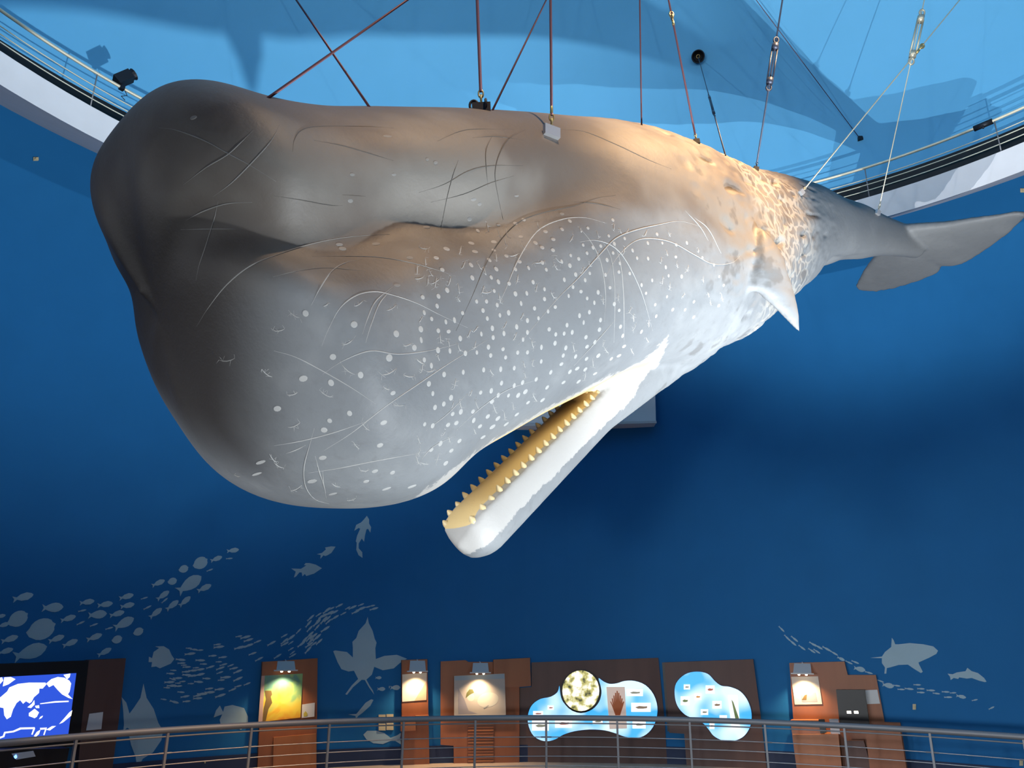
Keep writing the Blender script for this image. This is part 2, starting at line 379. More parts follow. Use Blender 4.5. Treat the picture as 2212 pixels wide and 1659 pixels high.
WROOT = np.array(WC[90])
whale = thing('sperm_whale', WROOT, 'huge grey sperm whale model with open jaw hanging on cables', 'whale')
tmp = bpy.data.meshes.new('raw_whale'); tmp.from_pydata(gv, [], gf)
bm = bmesh.new(); bm.from_mesh(tmp); bmesh.ops.remove_doubles(bm, verts=bm.verts, dist=1e-4); bmesh.ops.recalc_face_normals(bm, faces=bm.faces); bm.to_mesh(tmp); bm.free()
to = bpy.data.objects.new('raw_whale', tmp); COL.objects.link(to)
md = to.modifiers.new('r', 'REMESH'); md.mode = 'VOXEL'; md.voxel_size = .03
sm = to.modifiers.new('s', 'SMOOTH'); sm.factor = .5; sm.iterations = 5
dg = bpy.context.evaluated_depsgraph_get()
wme = bpy.data.meshes.new_from_object(to.evaluated_get(dg)); bpy.data.objects.remove(to); bpy.data.meshes.remove(tmp)
wme.name = 'body'
nv = len(wme.vertices); co = np.zeros(nv*3); wme.vertices.foreach_get('co', co); co = co.reshape(-1, 3)
nr = np.zeros(nv*3); wme.vertices.foreach_get('normal', nr); nr = nr.reshape(-1, 3)
bc = to_body(co)
# skin relief: long wrinkles and dents behind the head, broad soft swellings on it
s_ = bc[:, 0]; ang = np.arctan2(bc[:, 2], bc[:, 1])
jl = co-j_tip; jx, jy, jz = jl@JX, jl@JY, jl@JZ
isj = (jx > -.1) & (jx < 3.1) & (np.abs(jy) < .42) & (jz < .12) & (jz > -.6) & ((np.abs(jz) < .5))
wr = np.clip((s_-4.2)/1.4, 0, 1)*np.clip((9.8-s_)/1.5, 0, 1)
dsp = np.zeros(nv)
for i in np.where((wr > 0) & ~isj)[0]:
    q = Vector((s_[i]*1.1, ang[i]*3.0, bc[i, 2]*1.3)); n1 = noise.noise(q*1.0); n2 = noise.noise(Vector((s_[i]*2.6, ang[i]*7.5, 3.1)))
    dsp[i] = wr[i]*(.035*n1+.11*min(0, n2+.25)+.012*noise.noise(Vector((s_[i]*6, ang[i]*16, 9.3))))
co += nr*dsp[:, None]
wme.vertices.foreach_set('co', (co-WROOT).ravel()); wme.update()
wme.polygons.foreach_set('use_smooth', [True]*len(wme.polygons))
# paint masks: signed distances in metres (white lip and jaw, tan gum), smooth so that the shader edge stays crisp
mb = bc.copy(); mb[:, 1] = np.abs(mb[:, 1]); pxm, dep = proj(from_body(mb)) ; px0, _ = proj(co)
def sdf_poly(P, poly):
    poly = np.array(poly, float); dmin = np.full(len(P), 1e9); ins = np.zeros(len(P), bool)
    for a, b in zip(poly, np.roll(poly, -1, 0)):
        e = b-a; w_ = P-a; t = np.clip((w_@e)/(e@e), 0, 1); dmin = np.minimum(dmin, np.linalg.norm(w_-t[:, None]*e, axis=1))
        c = (a[1] > P[:, 1]) != (b[1] > P[:, 1]); xx = a[0]+(P[:, 1]-a[1])*e[0]/(e[1] if e[1] else 1e-9)
        ins ^= c & (P[:, 0] < xx)
    return np.where(ins, dmin, -dmin)
lip = [(880, 1100), (912, 1062), (994, 1002), (1067, 949), (1139, 905), (1202, 871), (1260, 841), (1306, 816), (1371, 790), (1410, 762), (1446, 722),
       (1436, 758), (1420, 790), (1392, 815), (1372, 850), (1330, 905), (1300, 960), (1240, 925), (1139, 960), (1000, 1060), (920, 1110)]
lipd = sdf_poly(pxm, lip)*dep/FPX
jd = np.where(isj & (jx < 2.6), np.minimum(jz+.205+.06*np.clip(1-jx/.6, 0, 1)+.03*np.clip(jx, 0, 2), .3), -1)
white = np.where(isj & (jx < 2.3), jd, np.maximum(lipd, -1))
white = np.where(s_ > 6.3, -1, white); white = np.where((bc[:, 2] > .3), -1, white)
gum = np.where(isj & (jx < 2.9), np.minimum(.175+.03*np.clip(jx, 0, 2)-np.abs(jy), (jz+.035)*3), -1)
gum = np.where((s_ > 1.7) & (s_ < 4.3) & (bc[:, 2] < -.9) & (np.abs(bc[:, 1]) < .55) & ~isj & (nr@WU[iJ] < -.95), .05, gum)
face = np.clip((690-pxm[:, 0])/250, 0, 1)*(.35+.65*np.clip((pxm[:, 1]-420)/120, 0, 1))*np.clip((1160-pxm[:, 1])/160, .15, 1)  # dark forehead paint that also carries the shade of the head front
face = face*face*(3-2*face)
upper = sdf_poly(pxm, [(100, 60), (1720, 60), (1730, 480), (1690, 560), (1600, 565), (1500, 468), (1350, 458), (1150, 478), (1060, 530), (950, 600), (800, 612), (650, 592), (520, 600), (420, 700), (330, 760), (100, 760)])*dep/FPX
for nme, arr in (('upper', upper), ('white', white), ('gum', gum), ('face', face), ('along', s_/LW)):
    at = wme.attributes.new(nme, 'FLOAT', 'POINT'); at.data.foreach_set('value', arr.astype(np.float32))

wm = bpy.data.materials.new('whale_skin_paint'); wm.use_nodes = True; nt = wm.node_tree; N = nt.nodes.new; LK = nt.links.new
bs = nt.nodes['Principled BSDF']; bs.inputs['Roughness'].default_value = .55; bs.inputs['Specular IOR Level'].default_value = .35
def attr(n):
    a = N('ShaderNodeAttribute'); a.attribute_name = n; return a.outputs['Fac']
tc = N('ShaderNodeTexCoord')
def noi(scale, detail=5, rough=.55):
    n = N('ShaderNodeTexNoise'); n.inputs['Scale'].default_value = scale; n.inputs['Detail'].default_value = detail; n.inputs['Roughness'].default_value = rough
    LK(tc.outputs['Object'], n.inputs['Vector']); return n.outputs['Fac']
def mth(op, a, b=None, c=None):
    n = N('ShaderNodeMath'); n.operation = op
    for i, x in enumerate((a, b, c)):
        if x is None: continue
        if isinstance(x, (int, float)): n.inputs[i].default_value = x
        else: LK(x, n.inputs[i])
    return n.outputs[0]
def rng(x, a, b, c=0., d=1.):
    n = N('ShaderNodeMapRange'); n.interpolation_type = 'SMOOTHSTEP'
    LK(x, n.inputs['Value'])
    for k, q in zip(('From Min', 'From Max', 'To Min', 'To Max'), (a, b, c, d)): n.inputs[k].default_value = q
    return n.outputs[0]
def mix(fac, a, b):
    n = N('ShaderNodeMix'); n.data_type = 'RGBA'
    if isinstance(fac, (int, float)): n.inputs[0].default_value = fac
    else: LK(fac, n.inputs[0])
    for i, x in ((6, a), (7, b)):
        if isinstance(x, tuple): n.inputs[i].default_value = (*x, 1)
        else: LK(x, n.inputs[i])
    return n.outputs[2]
n_big, n_mid, n_fine = noi(.55), noi(2.2), noi(14, 6)
base = mix(rng(n_big, .35, .65), (.155, .165, .175), (.195, .207, .216))
base = mix(mth('MULTIPLY', rng(n_mid, .5, .7), .35), base, (.24, .25, .255))
base = mix(mth('MULTIPLY', rng(n_fine, .5, .75), .25), base, (.12, .12, .125))
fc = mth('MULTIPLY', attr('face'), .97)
upm = rng(mth('ADD', attr('upper'), mth('MULTIPLY', mth('SUBTRACT', noi(1.4, 4), .5), .5)), -.14, .16)
base = mix(mth('MULTIPLY', upm, .8), base, mix(rng(noi(.9, 3), .42, .62), (.11, .085, .066), (.185, .165, .14)))
base = mix(mth('MULTIPLY', rng(attr('along'), .5, .72), .45), base, (.10, .105, .11))
vo = N('ShaderNodeTexVoronoi'); vo.feature = 'DISTANCE_TO_EDGE'; vo.inputs['Scale'].default_value = 4.2
mpv = N('ShaderNodeMapping'); mpv.inputs['Scale'].default_value = (1, 1, 1.5); wrp = N('ShaderNodeVectorMath'); wrp.operation = 'ADD'; nzc = N('ShaderNodeTexNoise'); nzc.inputs['Scale'].default_value = 3.5
LK(tc.outputs['Object'], nzc.inputs['Vector']); scl = N('ShaderNodeVectorMath'); scl.operation = 'SCALE'; scl.inputs['Scale'].default_value = .35; LK(nzc.outputs['Color'], scl.inputs[0])
LK(tc.outputs['Object'], wrp.inputs[0]); LK(scl.outputs[0], wrp.inputs[1]); LK(wrp.outputs[0], mpv.inputs[0]); LK(mpv.outputs[0], vo.inputs['Vector'])
net = rng(vo.outputs['Distance'], .07, .13, 1, 0)
al = attr('along'); zone = mth('MULTIPLY', rng(al, .455, .50), rng(al, .60, .66, 1, 0))
base = mix(mth('MULTIPLY', mth('MULTIPLY', net, zone), .55), base, (.36, .345, .31))
base = mix(mth('MULTIPLY', mth('MULTIPLY', rng(noi(3.4, 3), .58, .66), mth('MULTIPLY', rng(al, .33, .38), rng(al, .62, .68, 1, 0))), .45), base, (.07, .065, .06))
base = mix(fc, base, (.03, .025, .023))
wv = mth('ADD', attr('white'), mth('MULTIPLY', mth('SUBTRACT', noi(9, 6, .7), .5), .12))
base = mix(rng(wv, -.006, .006), base, (.36, .35, .335))
gv_ = mth('ADD', attr('gum'), mth('MULTIPLY', mth('SUBTRACT', noi(12, 3), .5), .02))
base = mix(rng(gv_, -.004, .004), base, (.62, .46, .22))
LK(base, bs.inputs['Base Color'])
bp = N('ShaderNodeBump'); bp.inputs['Strength'].default_value = .18; bp.inputs['Distance'].default_value = .02
LK(mth('ADD', n_fine, mth('MULTIPLY', noi(60, 4), .3)), bp.inputs['Height']); LK(bp.outputs[0], bs.inputs['Normal'])
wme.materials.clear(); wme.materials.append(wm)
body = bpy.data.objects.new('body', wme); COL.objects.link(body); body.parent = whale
WBV = BVHTree.FromPolygons([tuple(p) for p in co], [tuple(p.vertices) for p in wme.polygons])

# ------------------------------------------------------------------ gum, teeth and scars of the whale
tooth_m = mat('tooth_ivory', (.60, .47, .26), .4)
def cone_mesh(name, n=8):
    V = []; Fc = []
    prof = [(1, -.3), (.95, .15), (.75, .5), (.42, .82), (.12, 1)]
    for r, z in prof:
        for k in range(n): V.append((r*math.cos(2*math.pi*k/n), r*math.sin(2*math.pi*k/n), z))
    for i in range(len(prof)-1):
        for k in range(n): Fc.append((i*n+k, i*n+(k+1) % n, (i+1)*n+(k+1) % n, (i+1)*n+k))
    Fc.append(tuple(range(n))[::-1]); Fc.append(tuple((len(prof)-1)*n+k for k in range(n)))
    me = bpy.data.meshes.new(name); me.from_pydata(V, [], Fc); me.polygons.foreach_set('use_smooth', [True]*len(Fc))
    return me
tooth_me = cone_mesh('tooth'); tooth_me.materials.append(tooth_m)
def place(name, me, P, zax, xax, sx, sy, sz, parent=whale, off=WROOT):
    zax = Vector(zax).normalized(); xax = Vector(xax); xax = (xax-zax*xax.dot(zax)).normalized(); yax = zax.cross(xax)
    o = bpy.data.objects.new(name, me); COL.objects.link(o); o.parent = parent
    M = Matrix.Identity(4)
    for i in range(3):
        M[i][0], M[i][1], M[i][2], M[i][3] = xax[i]*sx, yax[i]*sy, zax[i]*sz, P[i]-off[i]
    o.matrix_local = M
    return o
for side in (1, -1):
    for k in range(21):
        x = .14+k*.118; hw = (.245+.02*min(1, x/2))*(1 if x > .31 else (1-(1-x/.31)**2)**.5)-.045
        P = j_tip+JX*x+JY*(side*hw)-JZ*(.16*(1-(1 if x > .31 else (1-(1-x/.31)**2)**.5))+.0)
        hgt = .070 if 2 < k < 17 else .05
        place('tooth', tooth_me, P, JZ+JY*side*.18-JX*.12, JX, .031, .031, hgt)

scar_w = noisy('pale_scar_paint', (.30, .30, .295), (.40, .40, .39), 8, .6)
scar_g = noisy('grey_scar_paint', (.19, .185, .175), (.23, .225, .215), 8, .6)
scar_d = noisy('dark_scratch_paint', (.075, .068, .06), (.095, .088, .08), 8, .6)
def disc_mesh(name, m_, n=10):
    V = []; Fc = []
    for r, z in ((1, -.25), (.92, .75), (.6, 1)):
        for k in range(n): V.append((r*math.cos(2*math.pi*k/n), r*math.sin(2*math.pi*k/n), z))
    for i in range(2):
        for k in range(n): Fc.append((i*n+k, i*n+(k+1) % n, (i+1)*n+(k+1) % n, (i+1)*n+k))
    Fc.append(tuple(2*n+k for k in range(n)))
    me = bpy.data.meshes.new(name); me.from_pydata(V, [], Fc); me.polygons.foreach_set('use_smooth', [True]*len(Fc)); me.materials.append(m_)
    return me
disc_w, disc_g = disc_mesh('sucker_scar', scar_w), disc_mesh('sucker_scar', scar_g)
def scar_disc(px, py, wpx, hpx, me):
    P, n = whale_hit(WBV, px, py)
    if P is None: return
    view = CAM-P; view /= np.linalg.norm(view); fac = max(.35, abs(float(n@view)))
    k = float((P-CAM)@FW)/FPX
    up = WU[iJ]-n*(WU[iJ]@n)
    place('sucker_scar', me, P, n, np.cross(up, n), wpx*k/2/fac, hpx*k/2, .0028)
# the ones that can be told apart on the head, then the crowded field along the flank
D1 = [(660, 677, 13, 15), (765, 701, 15, 15), (719, 771, 14, 14), (655, 818, 18, 14), (715, 827, 12, 16), (599, 883, 15, 13), (841, 773, 14, 17), (779, 810, 12, 16),
      (856, 721, 12, 16), (909, 711, 10, 15), (895, 751, 10, 14), (849, 849, 11, 10), (755, 893, 10, 14), (712, 909, 9, 12), (700, 929, 12, 14), (829, 913, 13, 12),
      (821, 962, 11, 12), (697, 989, 13, 12), (674, 1040, 14, 12), (719, 1067, 11, 8), (791, 1040, 8, 10), (810, 1018, 9, 11), (848, 1021, 7, 12), (835, 1056, 10, 8),
      (890, 1051, 10, 9), (563, 999, 18, 8), (555, 1024, 18, 6), (947, 640, 8, 12), (944, 661, 7, 12), (969, 716, 9, 9), (994, 731, 8, 13), (935, 850, 6, 12)]
D2 = [(418, 254, 12, 9), (761, 377, 11, 7), (851, 377, 10, 6), (757, 434, 11, 9), (837, 294, 12, 8), (923, 344, 7, 7), (941, 351, 9, 8), (922, 491, 12, 9), (885, 557, 10, 11),
      (740, 537, 12, 12), (812, 527, 12, 10), (858, 616, 12, 9), (1014, 473, 10, 10), (1023, 431, 12, 7), (1036, 441, 9, 8), (1116, 423, 10, 5), (1214, 462, 7, 8), (1077, 486, 7, 7), (733, 528, 13, 9)]
for a in D1: scar_disc(*a, disc_w)
for a in D2: scar_disc(*a, disc_g)
rs = random.Random(11); pts_used = [(a[0], a[1]) for a in D1+D2]
field = [(900, 560), (1010, 490), (1130, 470), (1300, 470), (1450, 500), (1560, 570), (1590, 640), (1500, 700), (1430, 720), (1360, 770), (1250, 830), (1100, 915), (980, 1000), (900, 1010), (900, 800)]
def inside(p, poly):
    c = False
    for (x1, y1), (x2, y2) in zip(poly, poly[1:]+poly[:1]):
        if (y1 > p[1]) != (y2 > p[1]) and p[0] < x1+(p[1]-y1)*(x2-x1)/(y2-y1): c = not c
    return c
cnt = 0; tries = 0
while cnt < 215 and tries < 20000:
    tries += 1; x, y = rs.uniform(900, 1600), rs.uniform(460, 1010)
    if not inside((x, y), field): continue
    if rs.random() > (1.0 if 1050 < x < 1350 else .45): continue
    if any((x-a)**2+(y-b)**2 < 17**2 for a, b in pts_used): continue
    pts_used.append((x, y)); cnt += 1
    sz = 1.15-.5*(x-900)/700
    scar_disc(x, y, rs.uniform(5, 8)*sz, rs.uniform(9, 13)*sz, disc_w)

# scratches: thin raised weals that follow the skin
def smooth_path(pts, n=6):
    out = []; P = [np.array(p, float) for p in pts]; P = [2*P[0]-P[1]]+P+[2*P[-1]-P[-2]]
    for i in range(1, len(P)-2):
        for k in range(n):
            t = k/n; a, b, c, d = P[i-1:i+3]
            out.append(.5*((2*b)+(-a+c)*t+(2*a-5*b+4*c-d)*t*t+(-a+3*b-3*c+d)*t**3))
    out.append(P[-2]); return out
def scratch(pts, m_, wpx=2.4, name='scratch'):
    Q = []
    for x, y in smooth_path(pts):
        P, n = whale_hit(WBV, x, y)
        if P is not None and (not Q or np.linalg.norm(P-Q[-1]) < .6): Q.append(P)
    if len(Q) < 3: return
    k = float((Q[0]-CAM)@FW)/FPX*wpx/2; N_ = len(Q)
    rad = [k*max(.25, min(1, 3.2*i/N_, 3.2*(N_-1-i)/N_)) for i in range(N_)]
    v, f = tube_geo(Q, rad, 5); mobj(name, v, f, m_, whale, True)
S_W = [[(343, 276), (380, 281), (440, 303), (490, 330), (540, 357), (596, 392)], [(548, 280), (520, 308), (490, 335), (445, 362), (395, 400)], [(604, 270), (585, 305), (545, 350), (500, 395), (460, 425)],
       [(471, 435), (462, 475), (445, 530), (430, 575), (423, 607)], [(402, 476), (440, 456), (490, 440), (545, 437)], [(390, 496), (460, 495), (520, 495)],
       [(842, 506), (760, 511), (680, 525), (600, 550), (540, 575), (490, 615), (450, 665), (425, 705)], [(674, 554), (740, 553), (820, 556), (890, 568), (950, 585), (985, 597)],
       [(590, 598), (640, 586), (700, 579), (760, 583), (790, 586)], [(782, 560), (745, 568), (715, 588), (690, 625), (672, 660)],
       [(695, 748), (710, 710), (735, 665), (770, 638), (810, 630), (850, 638), (900, 655), (950, 680), (1010, 708)], [(783, 722), (795, 685), (812, 650), (850, 618)], [(790, 740), (802, 700), (820, 655), (846, 625)],
       [(592, 758), (640, 772), (700, 803), (760, 838), (812, 873)], [(695, 810), (740, 780), (800, 758), (860, 765), (930, 757), (1000, 740)],
       [(697, 975), (760, 935), (830, 880), (900, 832), (970, 785), (1055, 733)], [(592, 963), (650, 953), (720, 935), (790, 911)], [(679, 925), (668, 965), (657, 1010), (660, 1050), (680, 1078), (712, 1089)],
       [(665, 1022), (730, 1012), (800, 998), (870, 985), (928, 975)], [(681, 985), (690, 1020), (700, 1050), (705, 1078)], [(697, 1018), (699, 1045), (704, 1065)], [(618, 980), (640, 972), (660, 962)],
       [(1520, 492), (1470, 478), (1420, 486), (1370, 498), (1330, 515), (1300, 545), (1250, 600), (1200, 650), (1120, 745)], [(1302, 610), (1330, 560), (1365, 525), (1400, 515), (1450, 523), (1500, 550), (1540, 570), (1580, 568), (1600, 552)],
       [(1252, 523), (1285, 519), (1320, 530), (1350, 560), (1385, 630), (1410, 715)], [(1252, 492), (1278, 525), (1298, 570), (1308, 640), (1305, 695)], [(1300, 518), (1320, 560), (1328, 640), (1326, 740)], [(1325, 520), (1340, 570), (1347, 650), (1348, 745)],
       [(1071, 670), (1090, 630), (1120, 560), (1160, 500), (1210, 475), (1260, 470), (1310, 482)], [(1500, 470), (1530, 495), (1558, 548)], [(1480, 455), (1512, 490), (1530, 520)],
       [(985, 930), (1040, 880), (1100, 840), (1170, 818)], [(920, 930), (965, 895), (1010, 850)], [(905, 1000), (935, 965), (985, 940)], [(1240, 790), (1290, 735), (1330, 690)]]
S_D = [[(632, 328), (636, 302), (652, 281), (690, 273), (790, 273), (850, 277)], [(678, 303), (740, 315), (800, 332), (850, 347)], [(592, 423), (650, 432), (710, 443), (740, 444)], [(740, 421), (790, 424)],
       [(990, 346), (978, 380), (965, 430), (952, 497)], [(1063, 294), (1050, 325), (1050, 360), (1054, 403)], [(1135, 280), (1100, 300), (1078, 335), (1069, 375), (1075, 420), (1087, 475)],
       [(905, 416), (960, 398), (1010, 370), (1060, 358), (1130, 358)], [(945, 305), (990, 285), (1030, 279), (1110, 280)], [(1330, 422), (1290, 428), (1240, 445), (1170, 460), (1120, 480), (1080, 520), (1050, 570), (1020, 640), (985, 715)],
       [(1240, 436), (1290, 440), (1340, 452)], [(930, 437), (1000, 420), (1060, 395), (1110, 380)], [(1020, 298), (1070, 295), (1130, 303)], [(1205, 280), (1260, 284), (1330, 312), (1400, 345), (1450, 365)]]
for q in S_W: scratch(q, scar_w if max(p[0] for p in q) > 600 and sum(p[1] for p in q)/len(q) > 600 or max(p[0] for p in q) > 1200 else scar_g, 2.6)
for q in S_D: scratch(q, scar_d, 2.2)
# feathery scrape marks
def scrape(px, py, sz, ang, m_):
    gs = []
    base = [(px+math.cos(ang)*sz*t, py+math.sin(ang)*sz*t+.25*sz*(1-(2*t)**2)*.5) for t in (-.5, -.25, 0, .25, .5)]
    strokes = [base]
    for i in range(6):
        b = base[rs.randrange(5)]; a2 = ang+rs.uniform(.5, 2.6)*rs.choice((-1, 1)); l2 = sz*rs.uniform(.2, .42); strokes.append([b, ((b[0]+math.cos(a2)*l2), b[1]+math.sin(a2)*l2)])
    for st in strokes:
        Q = []
        for x, y in st:
            P, n = whale_hit(WBV, x, y)
            if P is not None: Q.append(P)
        if len(Q) == len(st):
            k = float((Q[0]-CAM)@FW)/FPX; rr = [k*1.2]*len(Q); rr[0] = k*.4; rr[-1] = k*.3
            gs.append(tube_geo(Q, rr, 4))
    if gs:
        v, f = merge(*gs); mobj('scrape_mark', v, f, m_, whale, True)
SC = [(635, 678, 30), (602, 712, 26), (704, 658, 14), (775, 655, 24), (846, 664, 26), (750, 739, 28), (490, 776, 34), (577, 806, 28), (632, 850, 24), (705, 850, 34), (752, 797, 38), (841, 802, 36), (883, 811, 24),
      (835, 838, 18), (862, 873, 28), (635, 918, 28), (790, 921, 26), (770, 962, 22), (590, 990, 24), (603, 1005, 24), (726, 1048, 20), (788, 1015, 20), (512, 1027, 14), (880, 744, 20), (908, 780, 24), (930, 800, 22),
      (640, 1054, 26), (760, 1078, 20), (918, 1000, 20), (905, 600, 20), (940, 607, 24), (1050, 630, 24), (1110, 550, 22), (915, 535, 22), (1165, 565, 24), (1205, 560, 24)]
for x, y, s2 in SC: scrape(x, y, s2, rs.uniform(-.6, .9), scar_w if x > 560 else scar_g)
c2 = 0; tries = 0
while c2 < 95 and tries < 9000:
    tries += 1; x, y = rs.uniform(900, 1560), rs.uniform(480, 1010)
    if not inside((x, y), field) or any((x-a)**2+(y-b)**2 < 15**2 for a, b in pts_used): continue
    pts_used.append((x, y)); c2 += 1; sz = 1.1-.45*(x-900)/700
    scrape(x, y, rs.uniform(14, 24)*sz, rs.uniform(.9, 2.2), scar_w)

# ------------------------------------------------------------------ suspension cables
rope_m = mat('wire_rope_red_brown', (.16, .07, .08), .45, .6)
rope_d = mat('wire_rope_dark', (.05, .06, .09), .45, .6)
rope_l = mat('wire_rope_pale', (.50, .47, .36), .4, .6)
gold = mat('zinc_gold_shackle', (.50, .38, .16), .35, .8)
dark_metal = mat('dark_iron_lug', (.02, .022, .028), .45, .6)
silver = mat('bright_steel_lug', (.55, .56, .58), .35, .7)
def torus_geo(c, ax, ay, ra, rb, r, n=18):
    return tube_geo([c+ax*ra*math.cos(2*math.pi*k/n)+ay*rb*math.sin(2*math.pi*k/n) for k in range(n)], r, 6, True)
def unit(v): return v/np.linalg.norm(v)
def on_whale(px, py):
    P, n = whale_hit(WBV, px, py)
    k = 0
    while P is None and k < 40:
        py += 2; k += 1; P, n = whale_hit(WBV, px, py)
    return P, n
def dome_end(P, px, py, qx, qy, free=True):
    """where the straight line seen through both pixels meets the dome; steepest of the possible lines"""
    dx, dy = qx-px, qy-py; best = None
    t = 1.0
    while t < (14 if free else 2.2):
        X, Y = px+dx*t, py+dy*t
        if Y > -20: t += .05; continue
        D = hit_dome(X, Y); c = math.hypot(D[0]-P[0], D[1]-P[1])
        if best is None or c < best[0]: best = (c, D)
        t += .1
    return best[1]
def cable(px, py, qx, qy, r, m_, label, lug=None, turn=None, clamp=None, free=True, end=None):
    P, n = on_whale(px, py)
    D = end if end is not None else dome_end(P, px, py, qx, qy, free)
    u = unit(D-P); L_ = np.linalg.norm(D-P)
    t = thing('suspension_cable', P, label, 'cable', 'cables holding up the whale')
    side = unit(np.cross(u, FW)); dep = unit(np.cross(side, u)); k = float((P-CAM)@FW)/FPX     # k: metres per pixel there
    start = P-u*.02
    if lug:
        lm, sm_, sc = lug
        tn_ = unit(np.cross(u, n)) if lm is silver else side
        if lm is silver: P = P+n*.03
        g = box_geo(P+u*(2*k*sc), tn_, unit(np.cross(tn_, u)), u, (20 if sc > .6 else 14)*k*sc, .02, 13*k*sc); mobj('lug_plate', g[0], g[1], lm, t)
        if lm is dark_metal and sc > .6:
            g = merge(torus_geo(P+side*16*k+u*10*k, u, side, 13*k, 9*k, 3*k), torus_geo(P-side*10*k+u*12*k, u, dep, 12*k, 8*k, 3*k)); mobj('eye_bolt', g[0], g[1], dark_metal, t, True)
        g = merge(torus_geo(P+u*(24*k*sc), u, dep, 12*k*sc, 6*k*sc, 2.3*k*sc), torus_geo(P+u*(40*k*sc), u, side, 10*k*sc, 5*k*sc, 2.1*k*sc),
                  tube_geo([P+u*(14*k*sc)-side*(8*k*sc), P+u*(14*k*sc)+side*(8*k*sc)], 2.4*k*sc, 8)); mobj('shackle', g[0], g[1], sm_, t, True)
        g = tube_geo([P+u*(46*k*sc), P+u*(52*k*sc), P+u*(68*k*sc), P+u*(74*k*sc)], [1.5*k*sc, 3.6*k*sc, 3.6*k*sc, 1.5*k*sc], 8); mobj('ferrule', g[0], g[1], sm_, t, True)
        start = P+u*(46*k*sc)
    v, f = tube_geo([start, D], r, 8); mobj('wire_rope', v, f, m_, t, True)
    def along(X, Y):                                   # point of the cable seen at a pixel
        d = ray(X, Y); w0 = P-CAM; a = u@u; b = u@d; c = d@d; dd = u@w0; e = d@w0
        return P+u*((b*e-c*dd)/(a*c-b*b))
    if turn:
        A, B = along(*turn[0]), along(*turn[1]); ab = B-A; hw = math.hypot(turn[1][0]-turn[0][0], turn[1][1]-turn[0][1])*.055*float((A-CAM)@FW)/FPX
        g = merge(tube_geo([A+side*hw+ab*.15, A+side*hw+ab*.85], hw*.35, 6), tube_geo([A-side*hw+ab*.15, A-side*hw+ab*.85], hw*.35, 6),
                  tube_geo([A+ab*.10, A+ab*.20], hw*1.25, 8), tube_geo([A+ab*.80, A+ab*.90], hw*1.25, 8),
                  torus_geo(A+ab*.02, unit(ab), side, hw*1.3, hw*.9, hw*.35), torus_geo(A+ab*.98, unit(ab), side, hw*1.3, hw*.9, hw*.35))
        mobj('turnbuckle', g[0], g[1], m_ if m_ is not rope_m else gold, t, True)
    if clamp:
        A = along(*clamp); kk = float((A-CAM)@FW)/FPX
        g = merge(torus_geo(A, u, dep, 7*kk, 5*kk, 2*kk), torus_geo(A+u*9*kk, u, side, 7*kk, 4*kk, 2*kk), tube_geo([A-u*22*kk, A-u*10*kk], 3*kk, 8)); mobj('shackle', g[0], g[1], gold, t, True)
    return t, D
cable(1040, 232, 1031, 0, .014, rope_m, 'thick brown cable with orange shackle on black lug atop the head', (dark_metal, gold, 1.0))
cable(1188, 292, 1186, 0, .012, rope_m, 'brown cable with gold shackle on a silver plate on the flank', (silver, gold, .95))
cable(1505, 303, 1445, 0, .011, rope_m, 'reddish cable with gold shackle midway above the beige back', (dark_metal, gold, .45), clamp=(1452, 38))
hole = hit_dome(1508, 122)
cable(1567, 333, 1508, 122, .009, rope_d, 'dark cable with turnbuckle running from the black dome hole', None, turn=((1545, 250), (1531, 205)), end=hole)
cable(1633, 364, 1690, 0, .011, rope_d, 'dark cable with long turnbuckle hooked to the hump of the back', (dark_metal, rope_d, .4), turn=((1664, 192), (1676, 85)))
cable(1727, 418, 2072, 0, .009, rope_l, 'pale cable slanting up from the tail stock to a clamp', (silver, rope_l, .4), clamp=(1992, 106), free=False)
cable(1893, 462, 1995, 0, .009, rope_l, 'pale cable with turnbuckle fixed near the flukes', (silver, rope_l, .4), turn=((1976, 135), (1992, 25)))
cable(797, 230, 640, 0, .010, rope_m, 'dark red stay cable leaning outward from the middle of the head', None, free=False)
cable(580, 211, 880, 0, .010, rope_m, 'thin red stay cable slanting across from the forehead', None, free=False)
cable(1064, 238, 1180, 0, .009, rope_m, 'thin pink stay cable rising aslant beside the black lug', None, free=False)
cable(1386, 270, 1382, 0, .008, rope_m, 'thin upright dark red cable behind the beige back', None)
D2_ = hit_dome(1858, 300); E2 = hit_dome(1480, -205)
t = thing('stay_cable', D2_, 'thin pink stay wire anchored low on the blue dome above the tail', 'cable')
v, f = tube_geo([D2_, E2], .009, 6); mobj('wire_rope', v, f, rope_m, t, True)
g = box_geo(D2_, X3, Y3, Z3, .05, .05, .05); mobj('anchor', g[0], g[1], dark_metal, t)
nd = unit(CAM-hole); sx = unit(np.cross(nd, Z3)); sy = np.cross(sx, nd); kh = float((hole-CAM)@FW)/FPX
hr = 14*kh
t = thing('cable_port', hole, 'round black cup in the blue dome that a dark cable enters', 'cable port')
V = []; Fc = []
prof = [(hr, .02), (hr*1.0, .14), (hr*.86, .14), (hr*.8, .03), (.001, .03)]
for k in range(24):
    a = 2*math.pi*k/24
    for r_, z_ in prof: V.append(hole+sx*r_*math.cos(a)+sy*r_*math.sin(a)+nd*z_)
for k in range(24):
    j = (k+1) % 24
    for q in range(4): Fc.append((k*5+q, j*5+q, j*5+q+1, k*5+q+1))
mobj('cup', V, Fc, dark_metal, t, True)
g = torus_geo(hole+nd*.06, sx, sy, hr*.25, hr*.25, hr*.07); mobj('ring', g[0], g[1], gold, t, True)

